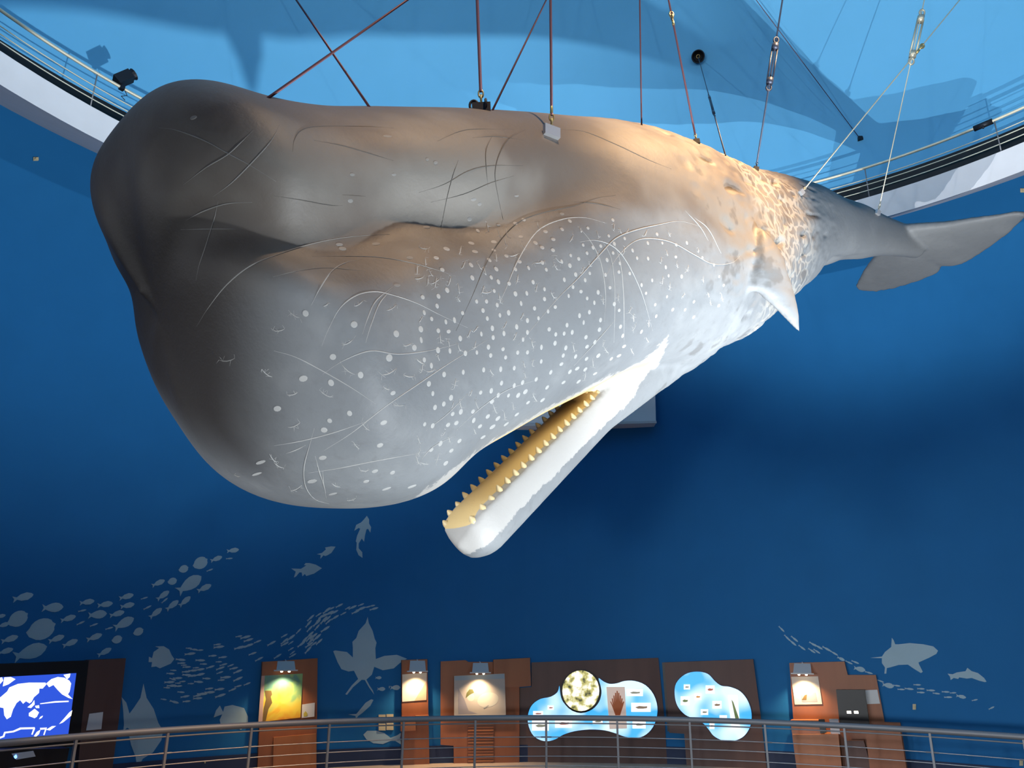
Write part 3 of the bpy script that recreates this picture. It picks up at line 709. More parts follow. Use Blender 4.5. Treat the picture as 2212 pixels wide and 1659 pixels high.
# lamps clamped to the catwalk rail
def rail_lamp(px, py, label, s=1.0):
    a = az_at(px, py, RU); c = np.array([-RU*math.cos(a), RU*math.sin(a), zu]); tn = np.array([math.sin(a), math.cos(a), 0]); rd = np.array([-math.cos(a), math.sin(a), 0])
    t = thing('flood_lamp', c, label, 'lamp')
    d = unit(tn*.5-rd*.2+Z3*.6); sd = unit(np.cross(d, Z3)); upv = np.cross(sd, d)
    g = merge(box_geo(c+Z3*.22*s, d, sd, upv, .17*s, .11*s, .10*s), tube_geo([c+Z3*.22*s+d*.17*s, c+Z3*.22*s+d*.24*s], [.09*s, .12*s], 12)); mobj('housing', g[0], g[1], dark_metal, t)
    g = merge(tube_geo([c-Z3*.02, c+Z3*.20*s], .02*s, 8), box_geo(c, tn, rd, Z3, .045*s, .045*s, .045*s), tube_geo([c+tn*.05, c+tn*.12-Z3*.1, c+tn*.02-Z3*.18, c+tn*.1-Z3*.22], .008, 6)); mobj('bracket', g[0], g[1], dark_metal, t)
rail_lamp(262, 195, 'small black flood lamp clamped to the catwalk rail beside the whale forehead', .95)
a = az_at(2118, 243, RU); c = np.array([-RU*math.cos(a), RU*math.sin(a), zu]); tn = np.array([math.sin(a), math.cos(a), 0]); rd = np.array([-math.cos(a), math.sin(a), 0])
t = thing('rail_clamp', c, 'short black sleeve clamp round the pale catwalk rail above the flukes', 'clamp')
g = tube_geo([c-tn*.17, c+tn*.17], .06, 10); mobj('sleeve', g[0], g[1], dark_metal, t, True)
g = merge(tube_geo([c-rd*.02, c-rd*.05-Z3*.1], .02, 8)); mobj('bolt', g[0], g[1], dark_metal, t, True)

# ------------------------------------------------------------------ exhibits on the gallery wall
wood = noisy('red_brown_veneer', (.24, .075, .028), (.32, .105, .04), 3, .45, (1, 1, .12), .03)
wood2 = noisy('warm_brown_veneer', (.34, .115, .04), (.44, .155, .055), 3, .4, (1, 1, .12), .03)
wood_d = noisy('dark_brown_veneer', (.085, .040, .032), (.115, .055, .043), 3, .5, (1, 1, .12), .03)
black_m = mat('black_lacquer', (.006, .006, .007), .4)
paper = mat('white_card', (.62, .60, .58), .7)
lampgrey = mat('grey_lamp_metal', (.55, .52, .50), .5, .1)
class Panel:
    """upright plane tangent to the round wall at a pixel; off = distance in front of the wall"""
    def __init__(self, px, py):
        P = hit_cyl(px, py, R_WALL); self.n = -unit(np.array([P[0], P[1], 0])); self.O = P; self.t = np.cross(Z3, -self.n); self.t = self.t if self.t@RT > 0 else -self.t
    def at(self, px, py, off):
        O = self.O+self.n*off; d = ray(px, py); return CAM+d*(((O-CAM)@self.n)/(d@self.n))
    def base(self, off=.2):
        q = self.O+self.n*off; return (q[0], q[1], 0)
    def prism(self, name, pts, o0, o1, m_, root, parent=None, floor=False):
        fr = [self.at(x, y, o1) for x, y in pts]
        if floor:
            zs = [p[2] for p in fr]; fr = [np.array([p[0], p[1], 0.0]) if p[2] < .25 else p for p in fr]
        bk = [p-self.n*(o1-o0) for p in fr]; n = len(pts)
        V = fr+bk; Fc = [tuple(range(n)), tuple(range(2*n-1, n-1, -1))]+[(i, (i+1) % n, n+(i+1) % n, n+i) for i in range(n)]
        if parent is None: return mobj(name, V, Fc, m_, root)
        return sub(name, V, Fc, m_, root, parent)
def print_mat(name, builder):
    m = bpy.data.materials.new(name); m.use_nodes = True; builder(m.node_tree); MATS[name] = m; return m
def emit_mat(name, col, st):
    return mat(name, (.02, .02, .02), .3, emit=col, estr=st)

def picture_lamp(pl, cx, y0, y1, w, label, power=28, lit=True, bulbs=False, off=.16):
    """short wall lamp: sloping grey hood, arm, two bulbs, its own warm light"""
    k = float((pl.O-CAM)@FW)/FPX
    A = pl.at(cx, y0, off); B = pl.at(cx, y1, off+.20); t = thing('picture_lamp', A, label, 'lamp')
    hw = w*k/2; n = pl.n; tt = pl.t
    q = [A-tt*hw*.9, A+tt*hw*.9, B+tt*hw, B-tt*hw]; th = unit(np.cross(q[1]-q[0], q[3]-q[0])); th = th if th@n > 0 else -th
    V = q+[p-th*.02 for p in q]
    Fc = [(0, 1, 2, 3), (7, 6, 5, 4)]+[(i, (i+1) % 4, 4+(i+1) % 4, 4+i) for i in range(4)]; mobj('hood', V, Fc, lampgrey, t)
    g = merge(box_geo(B-n*.03-Z3*.012, tt, n, Z3, hw*1.25, .035, .012), tube_geo([A-n*(off-.08)+Z3*.02, A+Z3*.0-n*.02], .015, 6)); mobj('bracket', g[0], g[1], lampgrey, t)
    bm_ = emit_mat('lamp_bulb_glow', (1, .78, .5), 14)
    for s in (-.4, .4):
        c = B+tt*hw*s-n*.05-Z3*.035; g = tube_geo([c+Z3*.012, c, c-Z3*.014], [.022, .026, .015], 10); mobj('bulb', g[0], g[1], bm_, t, True)
    sp = spot('picture_light', B-Z3*.07, B-Z3*1.0-n*.16, power, (1, .72, .42), 120, .9, .03)
    sp.parent = t; sp.location = Vector(B-Z3*.07)-Vector(A)
    return t

# --- world map screen
p1 = Panel(110, 1530)
e1 = thing('map_screen', p1.base(), 'wall unit with glowing blue world map screen in a black surround', 'screen')
p1.prism('surround', [(-70, 1437), (192, 1427), (172, 1600), (168, 1612), (-80, 1628)], .0, .22, black_m, e1)
scr = p1.prism('display', [(-60, 1466), (165, 1454), (147, 1590), (-70, 1604)], .222, .232, emit_mat('map_ocean_glow', (.03, .10, .75), 1.0), e1)
def c6(pts): return [(x/6.407, 1400+y/6.407) for x, y in pts]
land_m = emit_mat('map_land_glow', (.95, .97, 1), 1.6)
lands = [[(-40, 720), (100, 600), (130, 545), (250, 495), (400, 478), (630, 478), (640, 505), (590, 560), (545, 560), (540, 620), (470, 680), (440, 740), (410, 765), (360, 735), (320, 770), (280, 720), (230, 760), (180, 850), (150, 950), (95, 985), (60, 930), (50, 830), (-40, 812)],
         [(60, 405), (150, 400), (215, 430), (120, 500), (40, 530)], [(-30, 415), (30, 405), (45, 450), (-30, 530)],
         [(640, 490), (710, 430), (800, 400), (890, 410), (960, 450), (985, 490), (965, 600), (940, 640), (1005, 705), (950, 690), (860, 640), (800, 580), (740, 510), (680, 540)],
         [(880, 370), (975, 352), (965, 400), (930, 432)], [(400, 900), (480, 840), (540, 890), (510, 950), (480, 970), (400, 940)], [(540, 985), (560, 950), (595, 935), (580, 965)],
         [(1000, 860), (960, 890), (900, 960), (820, 1050), (870, 1030), (985, 935)], [(470, 1220), (510, 1160), (560, 1130), (540, 1190), (500, 1225)], [(640, 1130), (720, 1080), (775, 1078), (690, 1140)],
         [(555, 765), (760, 735), (950, 728), (950, 745), (760, 755), (560, 775)], [(380, 820), (440, 770), (475, 720), (480, 780), (430, 830)], [(485, 800), (540, 790), (545, 830), (500, 830)],
         [(-20, 1235), (40, 1215), (60, 1160), (180, 1145), (280, 1100), (480, 1095), (485, 1115), (450, 1200), (435, 1195), (460, 1120), (290, 1125), (190, 1165), (75, 1180), (60, 1230), (-20, 1260)],
         [(555, 1105), (650, 1100), (615, 1205), (600, 1200), (625, 1125), (560, 1130)]]
for q in lands: p1.prism('land', c6(q), .231, .236, land_m, e1, scr)
p1.prism('side_board', [(190, 1426), (272, 1422), (258, 1545), (243, 1665), (168, 1665), (178, 1540)], .0, .17, wood_d, e1, floor=True)
p1.prism('text_card', [(193, 1542), (223, 1538), (219, 1575), (186, 1578)], .172, .182, paper, e1)
e1b = thing('touch_console', p1.base(.5), 'low dark desk with a small grey control plate under the map screen', 'desk')
p1.prism('desk_body', [(-80, 1622), (150, 1616), (140, 1668), (-80, 1668)], .24, .62, black_m, e1b, floor=True)
cp_ = p1.prism('control_plate', [(25, 1628), (72, 1622), (77, 1634), (35, 1641)], .622, .632, paper, e1b)
p1.prism('indicator', [(30, 1635), (35, 1630), (37, 1636), (33, 1639)], .632, .640, emit_mat('blue_led_glow', (.1, .3, 1), 6), e1b)

# --- colourful relief chart
def chart(nt):
    b = nt.nodes['Principled BSDF']; tc = nt.nodes.new('ShaderNodeTexCoord'); n = nt.nodes.new('ShaderNodeTexNoise'); n.inputs['Scale'].default_value = 2.6; n.inputs['Detail'].default_value = 2; n.inputs['Distortion'].default_value = 1.2
    sp = nt.nodes.new('ShaderNodeSeparateXYZ'); ma = nt.nodes.new('ShaderNodeMath'); ma.operation = 'MULTIPLY_ADD'; ma.inputs[1].default_value = .8; r = nt.nodes.new('ShaderNodeValToRGB')
    ma2 = nt.nodes.new('ShaderNodeMath'); ma2.operation = 'SUBTRACT'; ma2.inputs[1].default_value = 1.0
    nt.links.new(tc.outputs['Object'], n.inputs[0]); nt.links.new(tc.outputs['Object'], sp.inputs[0]); nt.links.new(sp.outputs[2], ma.inputs[0]); nt.links.new(n.outputs[0], ma.inputs[2]); nt.links.new(ma.outputs[0], ma2.inputs[0]); nt.links.new(ma2.outputs[0], r.inputs[0])
    cr = r.color_ramp; cr.interpolation = 'EASE'
    cr.elements[0].position = .05; cr.elements[0].color = (.62, .13, .02, 1); cr.elements[1].position = .95; cr.elements[1].color = (.10, .25, .22, 1)
    for p_, c_ in ((.22, (.70, .36, .03)), (.42, (.72, .52, .05)), (.6, (.55, .55, .10)), (.75, (.22, .40, .16))):
        e = cr.elements.new(p_); e.color = (*c_, 1)
    nt.links.new(r.outputs[0], b.inputs['Base Color']); b.inputs['Roughness'].default_value = .5
p2 = Panel(622, 1530)
e2 = thing('relief_chart_panel', p2.base(), 'brown display board with a yellow and orange relief chart under a lamp', 'display board')
p2.prism('board', [(567, 1430), (686, 1422), (683, 1668), (556, 1668)], 0, .12, wood, e2, floor=True)
ch_ = p2.prism('chart', [(565, 1460), (654, 1455), (649, 1550), (558, 1560)], .121, .135, print_mat('printed_relief_chart', chart), e2)
p2.prism('coast', [(585, 1505), (588, 1500), (586, 1492), (572, 1492), (575, 1510), (570, 1530), (567, 1558), (574, 1557), (580, 1532), (588, 1518)], .1345, .138, mat('brown_ink', (.16, .10, .03), .6), e2, ch_)
p2.prism('margin', [(565, 1460), (572, 1459.5), (567, 1558), (558, 1560)], .1345, .138, mat('pink_margin', (.5, .33, .28), .6), e2, ch_)
tcd = p2.prism('text_card', [(653, 1522), (680, 1518), (679, 1548), (652, 1551)], .121, .133, paper, e2)
p2.prism('card_print', [(656, 1541), (660, 1536), (664, 1541), (664, 1547), (656, 1548)], .133, .136, mat('yellow_ink', (.5, .42, .08), .6), e2, tcd)
p2.prism('lower_board', [(591, 1593), (683, 1585), (683, 1668), (590, 1668)], .121, .17, wood2, e2, floor=True)
picture_lamp(p2, 618, 1428, 1447, 40, 'grey hooded picture lamp above the yellow relief chart', 90)

# --- narrow board with pale poster
p3 = Panel(897, 1530)
e3 = thing('poster_panel', p3.base(), 'narrow brown board with a white poster lit from above', 'display board')
p3.prism('board', [(868, 1426), (923, 1424), (927, 1668), (867, 1668)], 0, .12, wood, e3, floor=True)
ps = p3.prism('poster', [(869, 1457), (922, 1453), (921, 1512), (869, 1516)], .121, .135, mat('cream_poster', (.6, .54, .46), .6), e3)
p3.prism('poster_corner', [(922, 1470), (921, 1512), (895, 1514)], .135, .137, mat('salmon_print', (.6, .36, .24), .6), e3, ps)
for i in range(4): p3.prism('poster_text', [(884+6*i, 1479), (887+6*i, 1479), (887+6*i, 1481), (884+6*i, 1481)], .135, .137, mat('grey_ink', (.25, .25, .25), .6), e3, ps)
p3.prism('lower_box', [(866, 1552), (898, 1549), (898, 1578), (866, 1580)], .121, .24, wood2, e3)
p3.prism('ledge', [(898, 1546), (926, 1545), (926, 1551), (898, 1552)], .121, .20, wood2, e3)
picture_lamp(p3, 902, 1427, 1449, 36, 'grey hooded picture lamp above the white poster', 80)

# --- nest drawing board
p4 = Panel(1045, 1530)
e4 = thing('drawing_panel', p4.base(), 'stepped brown board with a pale drawing of eggs under twin bulbs', 'display board')
p4.prism('board', [(952, 1429), (1006, 1426), (1012, 1430), (1122, 1430), (1122, 1668), (980, 1668), (980, 1611), (952, 1609)], 0, .12, wood, e4, floor=True)
p4.prism('side_block', [(1066, 1425), (1145, 1421), (1147, 1482), (1123, 1484), (1066, 1486)], .121, .20, wood, e4)
dr = p4.prism('drawing', [(981, 1460), (1090, 1455), (1093, 1545), (981, 1548)], .201, .215, mat('buff_drawing_paper', (.42, .37, .33), .6), e4)
ink_l = mat('pale_print', (.50, .48, .42), .6); ink_g = mat('olive_print', (.12, .12, .04), .6); ink_v = mat('mauve_print', (.26, .24, .27), .6); ink_s = mat('sky_print', (.30, .36, .40), .6)
p4.prism('sky_strip', [(982, 1461), (1089, 1456), (1090, 1466), (982, 1470)], .215, .217, ink_s, e4, dr)
p4.prism('shadow_print', [(990, 1487), (1003, 1510), (1012, 1535), (1030, 1541), (990, 1543)], .215, .217, ink_v, e4, dr)
p4.prism('leaf', [(1006, 1508), (1008, 1497), (1014, 1489), (1021, 1489), (1024, 1496), (1016, 1500)], .217, .219, ink_g, e4, dr)
p4.prism('egg', [(1054+23*math.cos(a), 1512-3*math.cos(a)+16*math.sin(a)) for a in [i*math.pi/9 for i in range(18)]], .215, .217, ink_l, e4, dr)
p4.prism('egg', [(1017+8*math.cos(a), 1506+9*math.sin(a)) for a in [i*math.pi/7 for i in range(14)]], .215, .2165, ink_l, e4, dr)
p4.prism('slit', [(1044, 1530), (1055, 1523), (1056, 1525), (1046, 1531)], .217, .219, mat('grey_ink', (.25, .25, .25), .6), e4, dr)
for i in range(15):
    y = 1556+i*6.6; p4.prism('slat', [(1011, y+.6), (1066, y), (1066, y+3.2), (1011, y+3.8)], .121, .15, wood2 if i % 2 else wood, e4)
picture_lamp(p4, 1038, 1432, 1452, 36, 'grey hooded lamp with two bare bulbs over the egg drawing', 90, off=.24)

# --- two boards with glowing cloud-shaped cases
def cloud(nt):
    b = nt.nodes['Principled BSDF']; tc = nt.nodes.new('ShaderNodeTexCoord'); n = nt.nodes.new('ShaderNodeTexNoise'); n.inputs['Scale'].default_value = 1.6; n.inputs['Detail'].default_value = 1
    r = nt.nodes.new('ShaderNodeValToRGB'); cr = r.color_ramp; cr.elements[0].position = .40; cr.elements[0].color = (.05, .42, .82, 1); cr.elements[1].position = .60; cr.elements[1].color = (.72, .92, 1, 1)
    nt.links.new(tc.outputs['Object'], n.inputs[0]); nt.links.new(n.outputs[0], r.inputs[0]); nt.links.new(r.outputs[0], b.inputs['Emission Color']); b.inputs['Emission Strength'].default_value = 1.15
    b.inputs['Base Color'].default_value = (.1, .2, .3, 1)
cloud_m = print_mat('backlit_cloud_print', cloud)
rim_m = mat('dark_blue_rim', (.01, .012, .05), .4)
def c4(pts): return [(1100+x/3.687, 1400+y/3.687) for x, y in pts]
def loop(pts, n=4):
    out = []; P = [np.array(p, float) for p in pts]; N_ = len(P)
    for i in range(N_):
        a, b, c, d = P[(i-1) % N_], P[i], P[(i+1) % N_], P[(i+2) % N_]
        for k in range(n):
            t = k/n; out.append(tuple(.5*((2*b)+(-a+c)*t+(2*a-5*b+4*c-d)*t*t+(-a+3*b-3*c+d)*t**3)))
    return out
def grow(pts, g):
    cx = sum(p[0] for p in pts)/len(pts); cy = sum(p[1] for p in pts)/len(pts)
    return [(x+(x-cx)/math.hypot(x-cx, y-cy)*g, y+(y-cy)/math.hypot(x-cx, y-cy)*g) for x, y in pts]
def circ(cx, cy, rx, ry, n=28): return [(cx+rx*math.cos(2*math.pi*i/n), cy+ry*math.sin(2*math.pi*i/n)) for i in range(n)]
glow_card = emit_mat('backlit_white_card', (.95, .97, 1), 1.1)
card_prints = [mat('brown_specimen_print', (.2, .14, .1), .6, emit=(.30, .2, .12), estr=.6), mat('grey_specimen_print', (.2, .2, .16), .6, emit=(.3, .3, .22), estr=.6), mat('red_specimen_print', (.4, .15, .1), .6, emit=(.5, .16, .12), estr=.6), mat('orange_specimen_print', (.55, .25, .06), .6, emit=(.7, .3, .08), estr=.7), mat('green_specimen_print', (.14, .2, .06), .6, emit=(.18, .22, .1), estr=.6)]
def card(pl, root, parent, x, y, w, h, kind, o):
    x, y = 1100+x/3.687, 1400+y/3.687; w /= 3.687; h /= 3.687
    c_ = pl.prism('specimen_card', [(x-w/2, y-h/2), (x+w/2, y-h/2), (x+w/2, y+h/2), (x-w/2, y+h/2)], o, o+.03, glow_card, root, parent)
    pl.prism('specimen_print', [(x-w*.30, y), (x-w*.1, y-h*.15), (x+w*.16, y-h*.1), (x+w*.32, y-h*.12), (x+w*.3, y+h*.08), (x+w*.1, y+h*.14), (x-w*.16, y+h*.14)], o+.031, o+.034, card_prints[kind], root, parent)
p5 = Panel(1287, 1530)
e5 = thing('reef_light_case', p5.base(), 'dark brown board with glowing blue cloud shape and round photograph', 'light case')
p5.prism('board', [(1148, 1431), (1422, 1421), (1436, 1560), (1442, 1668), (1122, 1668), (1121, 1486), (1148, 1484)], 0, .12, wood_d, e5, floor=True)
outline5 = c4(loop([(400, 300), (385, 350), (330, 388), (250, 405), (185, 450), (152, 520), (150, 600), (180, 680), (230, 725), (300, 742), (370, 725), (430, 690), (520, 662), (640, 648), (760, 655), (850, 680), (920, 705), (1000, 716), (1070, 700), (1130, 650), (1170, 570), (1180, 470), (1150, 370), (1085, 295), (1000, 262), (920, 262), (860, 280), (800, 285), (750, 265), (712, 240), (728, 300), (735, 360), (715, 430), (660, 490), (570, 518), (490, 490), (430, 430), (408, 370)], 3))
p5.prism('rim', grow(outline5, 1.6), .121, .15, rim_m, e5)
cl5 = p5.prism('light_panel', outline5, .151, .17, cloud_m, e5)
p5.prism('round_rim', circ(1100+572/3.687, 1400+344/3.687, 43.5, 46.8), .171, .20, black_m, e5)
def photo(nt):
    b = nt.nodes['Principled BSDF']; tc = nt.nodes.new('ShaderNodeTexCoord'); n = nt.nodes.new('ShaderNodeTexNoise'); n.inputs['Scale'].default_value = 6; n.inputs['Detail'].default_value = 6
    r = nt.nodes.new('ShaderNodeValToRGB'); cr = r.color_ramp; cr.elements[0].position = .36; cr.elements[0].color = (.05, .05, .01, 1); cr.elements[1].position = .56; cr.elements[1].color = (1, .97, .85, 1)
    e = cr.elements.new(.46); e.color = (.55, .5, .15, 1)
    nt.links.new(tc.outputs['Object'], n.inputs[0]); nt.links.new(n.outputs[0], r.inputs[0]); nt.links.new(r.outputs[0], b.inputs['Emission Color']); b.inputs['Emission Strength'].default_value = 1.15; b.inputs['Base Color'].default_value = (.1, .1, .08, 1)
p5.prism('round_photo', circ(1100+570/3.687, 1400+340/3.687, 40, 44), .201, .21, print_mat('backlit_reef_photo', photo), e5)
for a in ((330, 475, 50, 35, 2), (230, 522, 80, 40, 2), (248, 618, 135, 80, 1), (432, 600, 135, 70, 2), (705, 585, 80, 45, 1), (1000, 355, 130, 55, 1), (1050, 472, 155, 72, 0), (1035, 608, 105, 65, 1)): card(p5, e5, cl5, *a, .171)
sl = p5.prism('specimen_plaque', c4([(775, 310), (920, 310), (938, 640), (800, 645)]), .171, .23, mat('beige_plaque', (.75, .62, .52), .6, emit=(.75, .55, .45), estr=.45), e5)
coral = mat('coral_brown', (.30, .09, .03), .6, emit=(.30, .08, .03), estr=.4)
for i in range(9):
    u = (i-4)/4; x0, y0 = 860, 530-abs(u)*10; pts = [(x0+u*14, 535), (x0+u*40-5, 460-10*abs(u)), (x0+u*52-4, 340+85*abs(u)**1.2), (x0+u*52+4, 342+85*abs(u)**1.2), (x0+u*40+7, 460), (x0+u*14+9, 535)]
    p5.prism('coral_branch', c4(pts), .231, .25, coral, e5, sl)
p6 = Panel(1540, 1530)
e6 = thing('plankton_light_case', p6.base(), 'dark brown board with glowing pale double-lobed case', 'light case')
p6.prism('board', [(1435, 1431), (1627, 1424), (1643, 1545), (1657, 1668), (1484, 1668), (1478, 1585), (1446, 1583)], 0, .16, wood_d, e6, floor=True)
p6.prism('recess_strip', [(1430, 1431), (1435, 1431), (1448, 1580), (1442, 1580)], 0, .06, black_m, e6)
outline6 = c4(loop([(1490, 188), (1580, 205), (1640, 265), (1690, 300), (1760, 310), (1840, 345), (1900, 420), (1930, 520), (1920, 620), (1870, 700), (1790, 738), (1700, 735), (1630, 700), (1590, 650), (1545, 600), (1480, 565), (1400, 530), (1340, 460), (1318, 370), (1330, 280), (1400, 210)], 4))
p6.prism('rim', grow(outline6, 1.6), .161, .185, rim_m, e6)
cl6 = p6.prism('light_panel', outline6, .186, .205, cloud_m, e6)
for a in ((1400, 420, 70, 70, 4), (1503, 388, 55, 50, 3), (1600, 330, 72, 65, 2), (1655, 452, 75, 60, 0), (1555, 510, 60, 45, 1), (1705, 568, 60, 66, 3), (1615, 620, 40, 50, 2), (1415, 310, 50, 40, 1)): card(p6, e6, cl6, *a, .206)
sl6 = p6.prism('specimen_plaque', c4([(1742, 375), (1820, 378), (1840, 640), (1772, 645)]), .206, .26, glow_card, e6)
p6.prism('specimen', c4([(1770, 410), (1785, 430), (1830, 560), (1835, 610), (1800, 560)]), .261, .27, card_prints[4], e6, sl6)

# --- stepped board with viewer box
p7 = Panel(1815, 1530)
e7 = thing('viewer_panel', p7.base(), 'stepped brown board with black viewer box and white poster', 'display board')
p7.prism('board', [(1705, 1432), (1824, 1429), (1831, 1458), (1892, 1458), (1911, 1560), (1945, 1561), (1962, 1668), (1722, 1668)], 0, .12, wood, e7, floor=True)
ps = p7.prism('poster', [(1709, 1462), (1767, 1461), (1776, 1521), (1717, 1522)], .121, .135, mat('cream_poster', (.6, .54, .46), .6), e7)
p7.prism('poster_photo', [(1728, 1496), (1762, 1496), (1766, 1516), (1732, 1516)], .135, .138, mat('grey_photo_print', (.3, .3, .31), .6), e7, ps)
p7.prism('photo_subject', [(1732, 1512), (1738, 1502), (1743, 1500), (1742, 1512)], .138, .140, mat('brown_ink', (.16, .10, .03), .6), e7, ps)
vb = p7.prism('viewer_box', [(1806, 1490), (1868, 1490), (1878, 1565), (1814, 1566)], .121, .30, black_m, e7)
eye_m = emit_mat('viewer_eyepiece_glow', (1, .85, .7), 6)
for x in (1829, 1844.5): p7.prism('eyepiece', [(x, 1536), (x+9, 1536), (x+10, 1541.5), (x+1, 1541.5)], .30, .312, eye_m, e7, vb)
p7.prism('text_card', [(1868, 1491), (1895, 1490), (1901, 1520), (1872, 1521)], .121, .133, paper, e7)
e8 = thing('brochure_desk', p7.base(.5), 'low brown desk with white card in front of the viewer box', 'desk')
p7.prism('desk_front', [(1711, 1587), (1811, 1586), (1819, 1668), (1722, 1668)], .13, .55, wood2, e8, floor=True)
p7.prism('desk_back', [(1707, 1556), (1770, 1556), (1774, 1586), (1711, 1586)], .13, .42, wood2, e8)
p7.prism('side_desk', [(1868, 1572), (1944, 1572), (1960, 1668), (1880, 1668)], .13, .50, wood, e8, floor=True)
p7.prism('desk_step', [(1823, 1600), (1866, 1600), (1886, 1668), (1826, 1668)], .13, .44, wood_d, e8, floor=True)
p7.prism('phone', [(1768, 1554), (1781, 1554), (1785, 1583), (1772, 1584)], .421, .47, black_m, e8)
p7.prism('white_card', [(1791, 1553), (1811, 1553), (1815, 1586), (1795, 1587)], .421, .435, paper, e8)
picture_lamp(p7, 1733, 1433, 1454, 38, 'grey hooded picture lamp above the poster beside the black viewer box', 95)

# --- small fittings on the blue wall
p9 = Panel(834, 1560)
e9 = thing('switch_plate', p9.O+p9.n*.02, 'cream coloured block of four switch plates low on the blue wall', 'switch plate')
cream = mat('cream_plastic', (.55, .46, .28), .5)
for x0, y0 in ((818, 1544), (835, 1543), (818, 1563), (835, 1562)): p9.prism('plate', [(x0, y0), (x0+15, y0), (x0+15, y0+15), (x0, y0+15)], 0, .03, cream, e9)
def fitting(px, py, w, h, lab, m_=None):
    p = Panel(px, py); t = thing('wall_fitting', p.O, lab, 'fitting')
    p.prism('plate', [(px-w/2, py-h/2), (px+w/2, py-h/2), (px+w/2, py+h/2), (px-w/2, py+h/2)], 0, .03, m_ or cream, t); p.prism('knob', [(px-w/5, py-h/5), (px+w/5, py-h/5), (px+w/5, py+h/5), (px-w/5, py+h/5)], .03, .06, m_ or cream, t)
fitting(78, 343, 11, 7, 'tiny cream fitting high on the blue wall below the catwalk')
fitting(1975, 1527, 7, 12, 'small yellow tag on the wall below the shark silhouette')
fitting(443, 1647, 6, 9, 'small cream socket near the floor by the angelfish silhouette')
fitting(2206, 1648, 8, 12, 'small cream socket near the floor beyond the brown desks')
fitting(2208, 411, 8, 8, 'tiny cream fitting on the wall beneath the flukes')
p10 = Panel(1262, 880)
e10 = thing('wall_box', p10.O, 'wide white box fixed to the blue wall behind the open jaw', 'box')
p10.prism('casing', [(1105, 720), (1412, 722), (1417, 914), (1105, 921)], 0, .45, white_p, e10)
p10.prism('base_trim', [(1103, 916), (1418, 909), (1418.5, 914), (1103, 921)], .451, .48, grey_p, e10)

# ------------------------------------------------------------------ painted fish silhouettes on the round wall
fish_m = noisy('pale_blue_silhouette_paint', (.30, .42, .48), (.33, .45, .51), 2, .6)
UNIT = dict(
    plain=[(-.5, .17), (-.43, 0), (-.5, -.17), (-.3, -.06), (-.1, -.17), (.2, -.2), (.42, -.1), (.5, 0), (.42, .1), (.2, .2), (-.1, .17), (-.3, .06)],
    plump=[(-.5, .19), (-.42, 0), (-.5, -.19), (-.33, -.08), (-.2, -.15), (-.05, -.21), (.12, -.235), (.28, -.205), (.42, -.11), (.5, 0), (.42, .11), (.28, .205), (.12, .235), (-.05, .21), (-.2, .15), (-.33, .08)],
    disc=[(-.5, .10), (-.45, -.10)]+[(.02+.44*math.cos(a), .38*math.sin(a)) for a in [math.radians(-150+i*20) for i in range(7)]]+[(.42, -.10), (.5, 0), (.42, .10)]+[(.02+.44*math.cos(a), .38*math.sin(a)) for a in [math.radians(30+i*20) for i in range(7)]],
    sliver=[(-.5, .09), (-.42, 0), (-.5, -.09), (-.25, -.05), (0, -.11), (.3, -.09), (.5, 0), (.3, .09), (0, .11), (-.25, .05)])
FME = {}
for k_, q in UNIT.items():
    n = len(q); me = bpy.data.meshes.new('fish_silhouette_'+k_)
    me.from_pydata([(x, y, .5) for x, y in q]+[(x, y, -.5) for x, y in q], [], [tuple(range(n)), tuple(range(2*n-1, n-1, -1))]+[(i, n+i, n+(i+1) % n, (i+1) % n) for i in range(n)])
    bm = bmesh.new(); bm.from_mesh(me); bmesh.ops.recalc_face_normals(bm, faces=bm.faces); bm.to_mesh(me); bm.free()
    me.materials.append(fish_m); FME[k_] = me
LBL = {}
def fish(px, py, lpx, deg, kind, label, group):
    P = hit_cyl(px, py, R_WALL); n = -unit(np.array([P[0], P[1], 0])); k = float((P-CAM)@FW)/FPX; t = np.cross(Z3, -n); t = t if t@RT > 0 else -t
    a = math.radians(deg); x = t*math.cos(a)+Z3*math.sin(a); y = np.cross(n, x)
    o = bpy.data.objects.new('fish_silhouette', FME[kind]); COL.objects.link(o); l = lpx*k; M = Matrix.Identity(4); P = P+n*.002
    for i in range(3): M[i][0], M[i][1], M[i][2], M[i][3] = x[i]*l, y[i]*l, n[i]*.012, P[i]
    o.matrix_world = M; tag(o, label, 'fish', group); return o
K = dict(f='plain', F='plump', R='disc', s='sliver')
LAB1 = dict(f='pale slender fish silhouette painted in the school above the map screen', F='pale plump fish silhouette painted in the school above the map screen',
            R='pale rounded fish silhouette painted in the school above the map screen', s='pale thin fish silhouette painted in the school above the map screen')
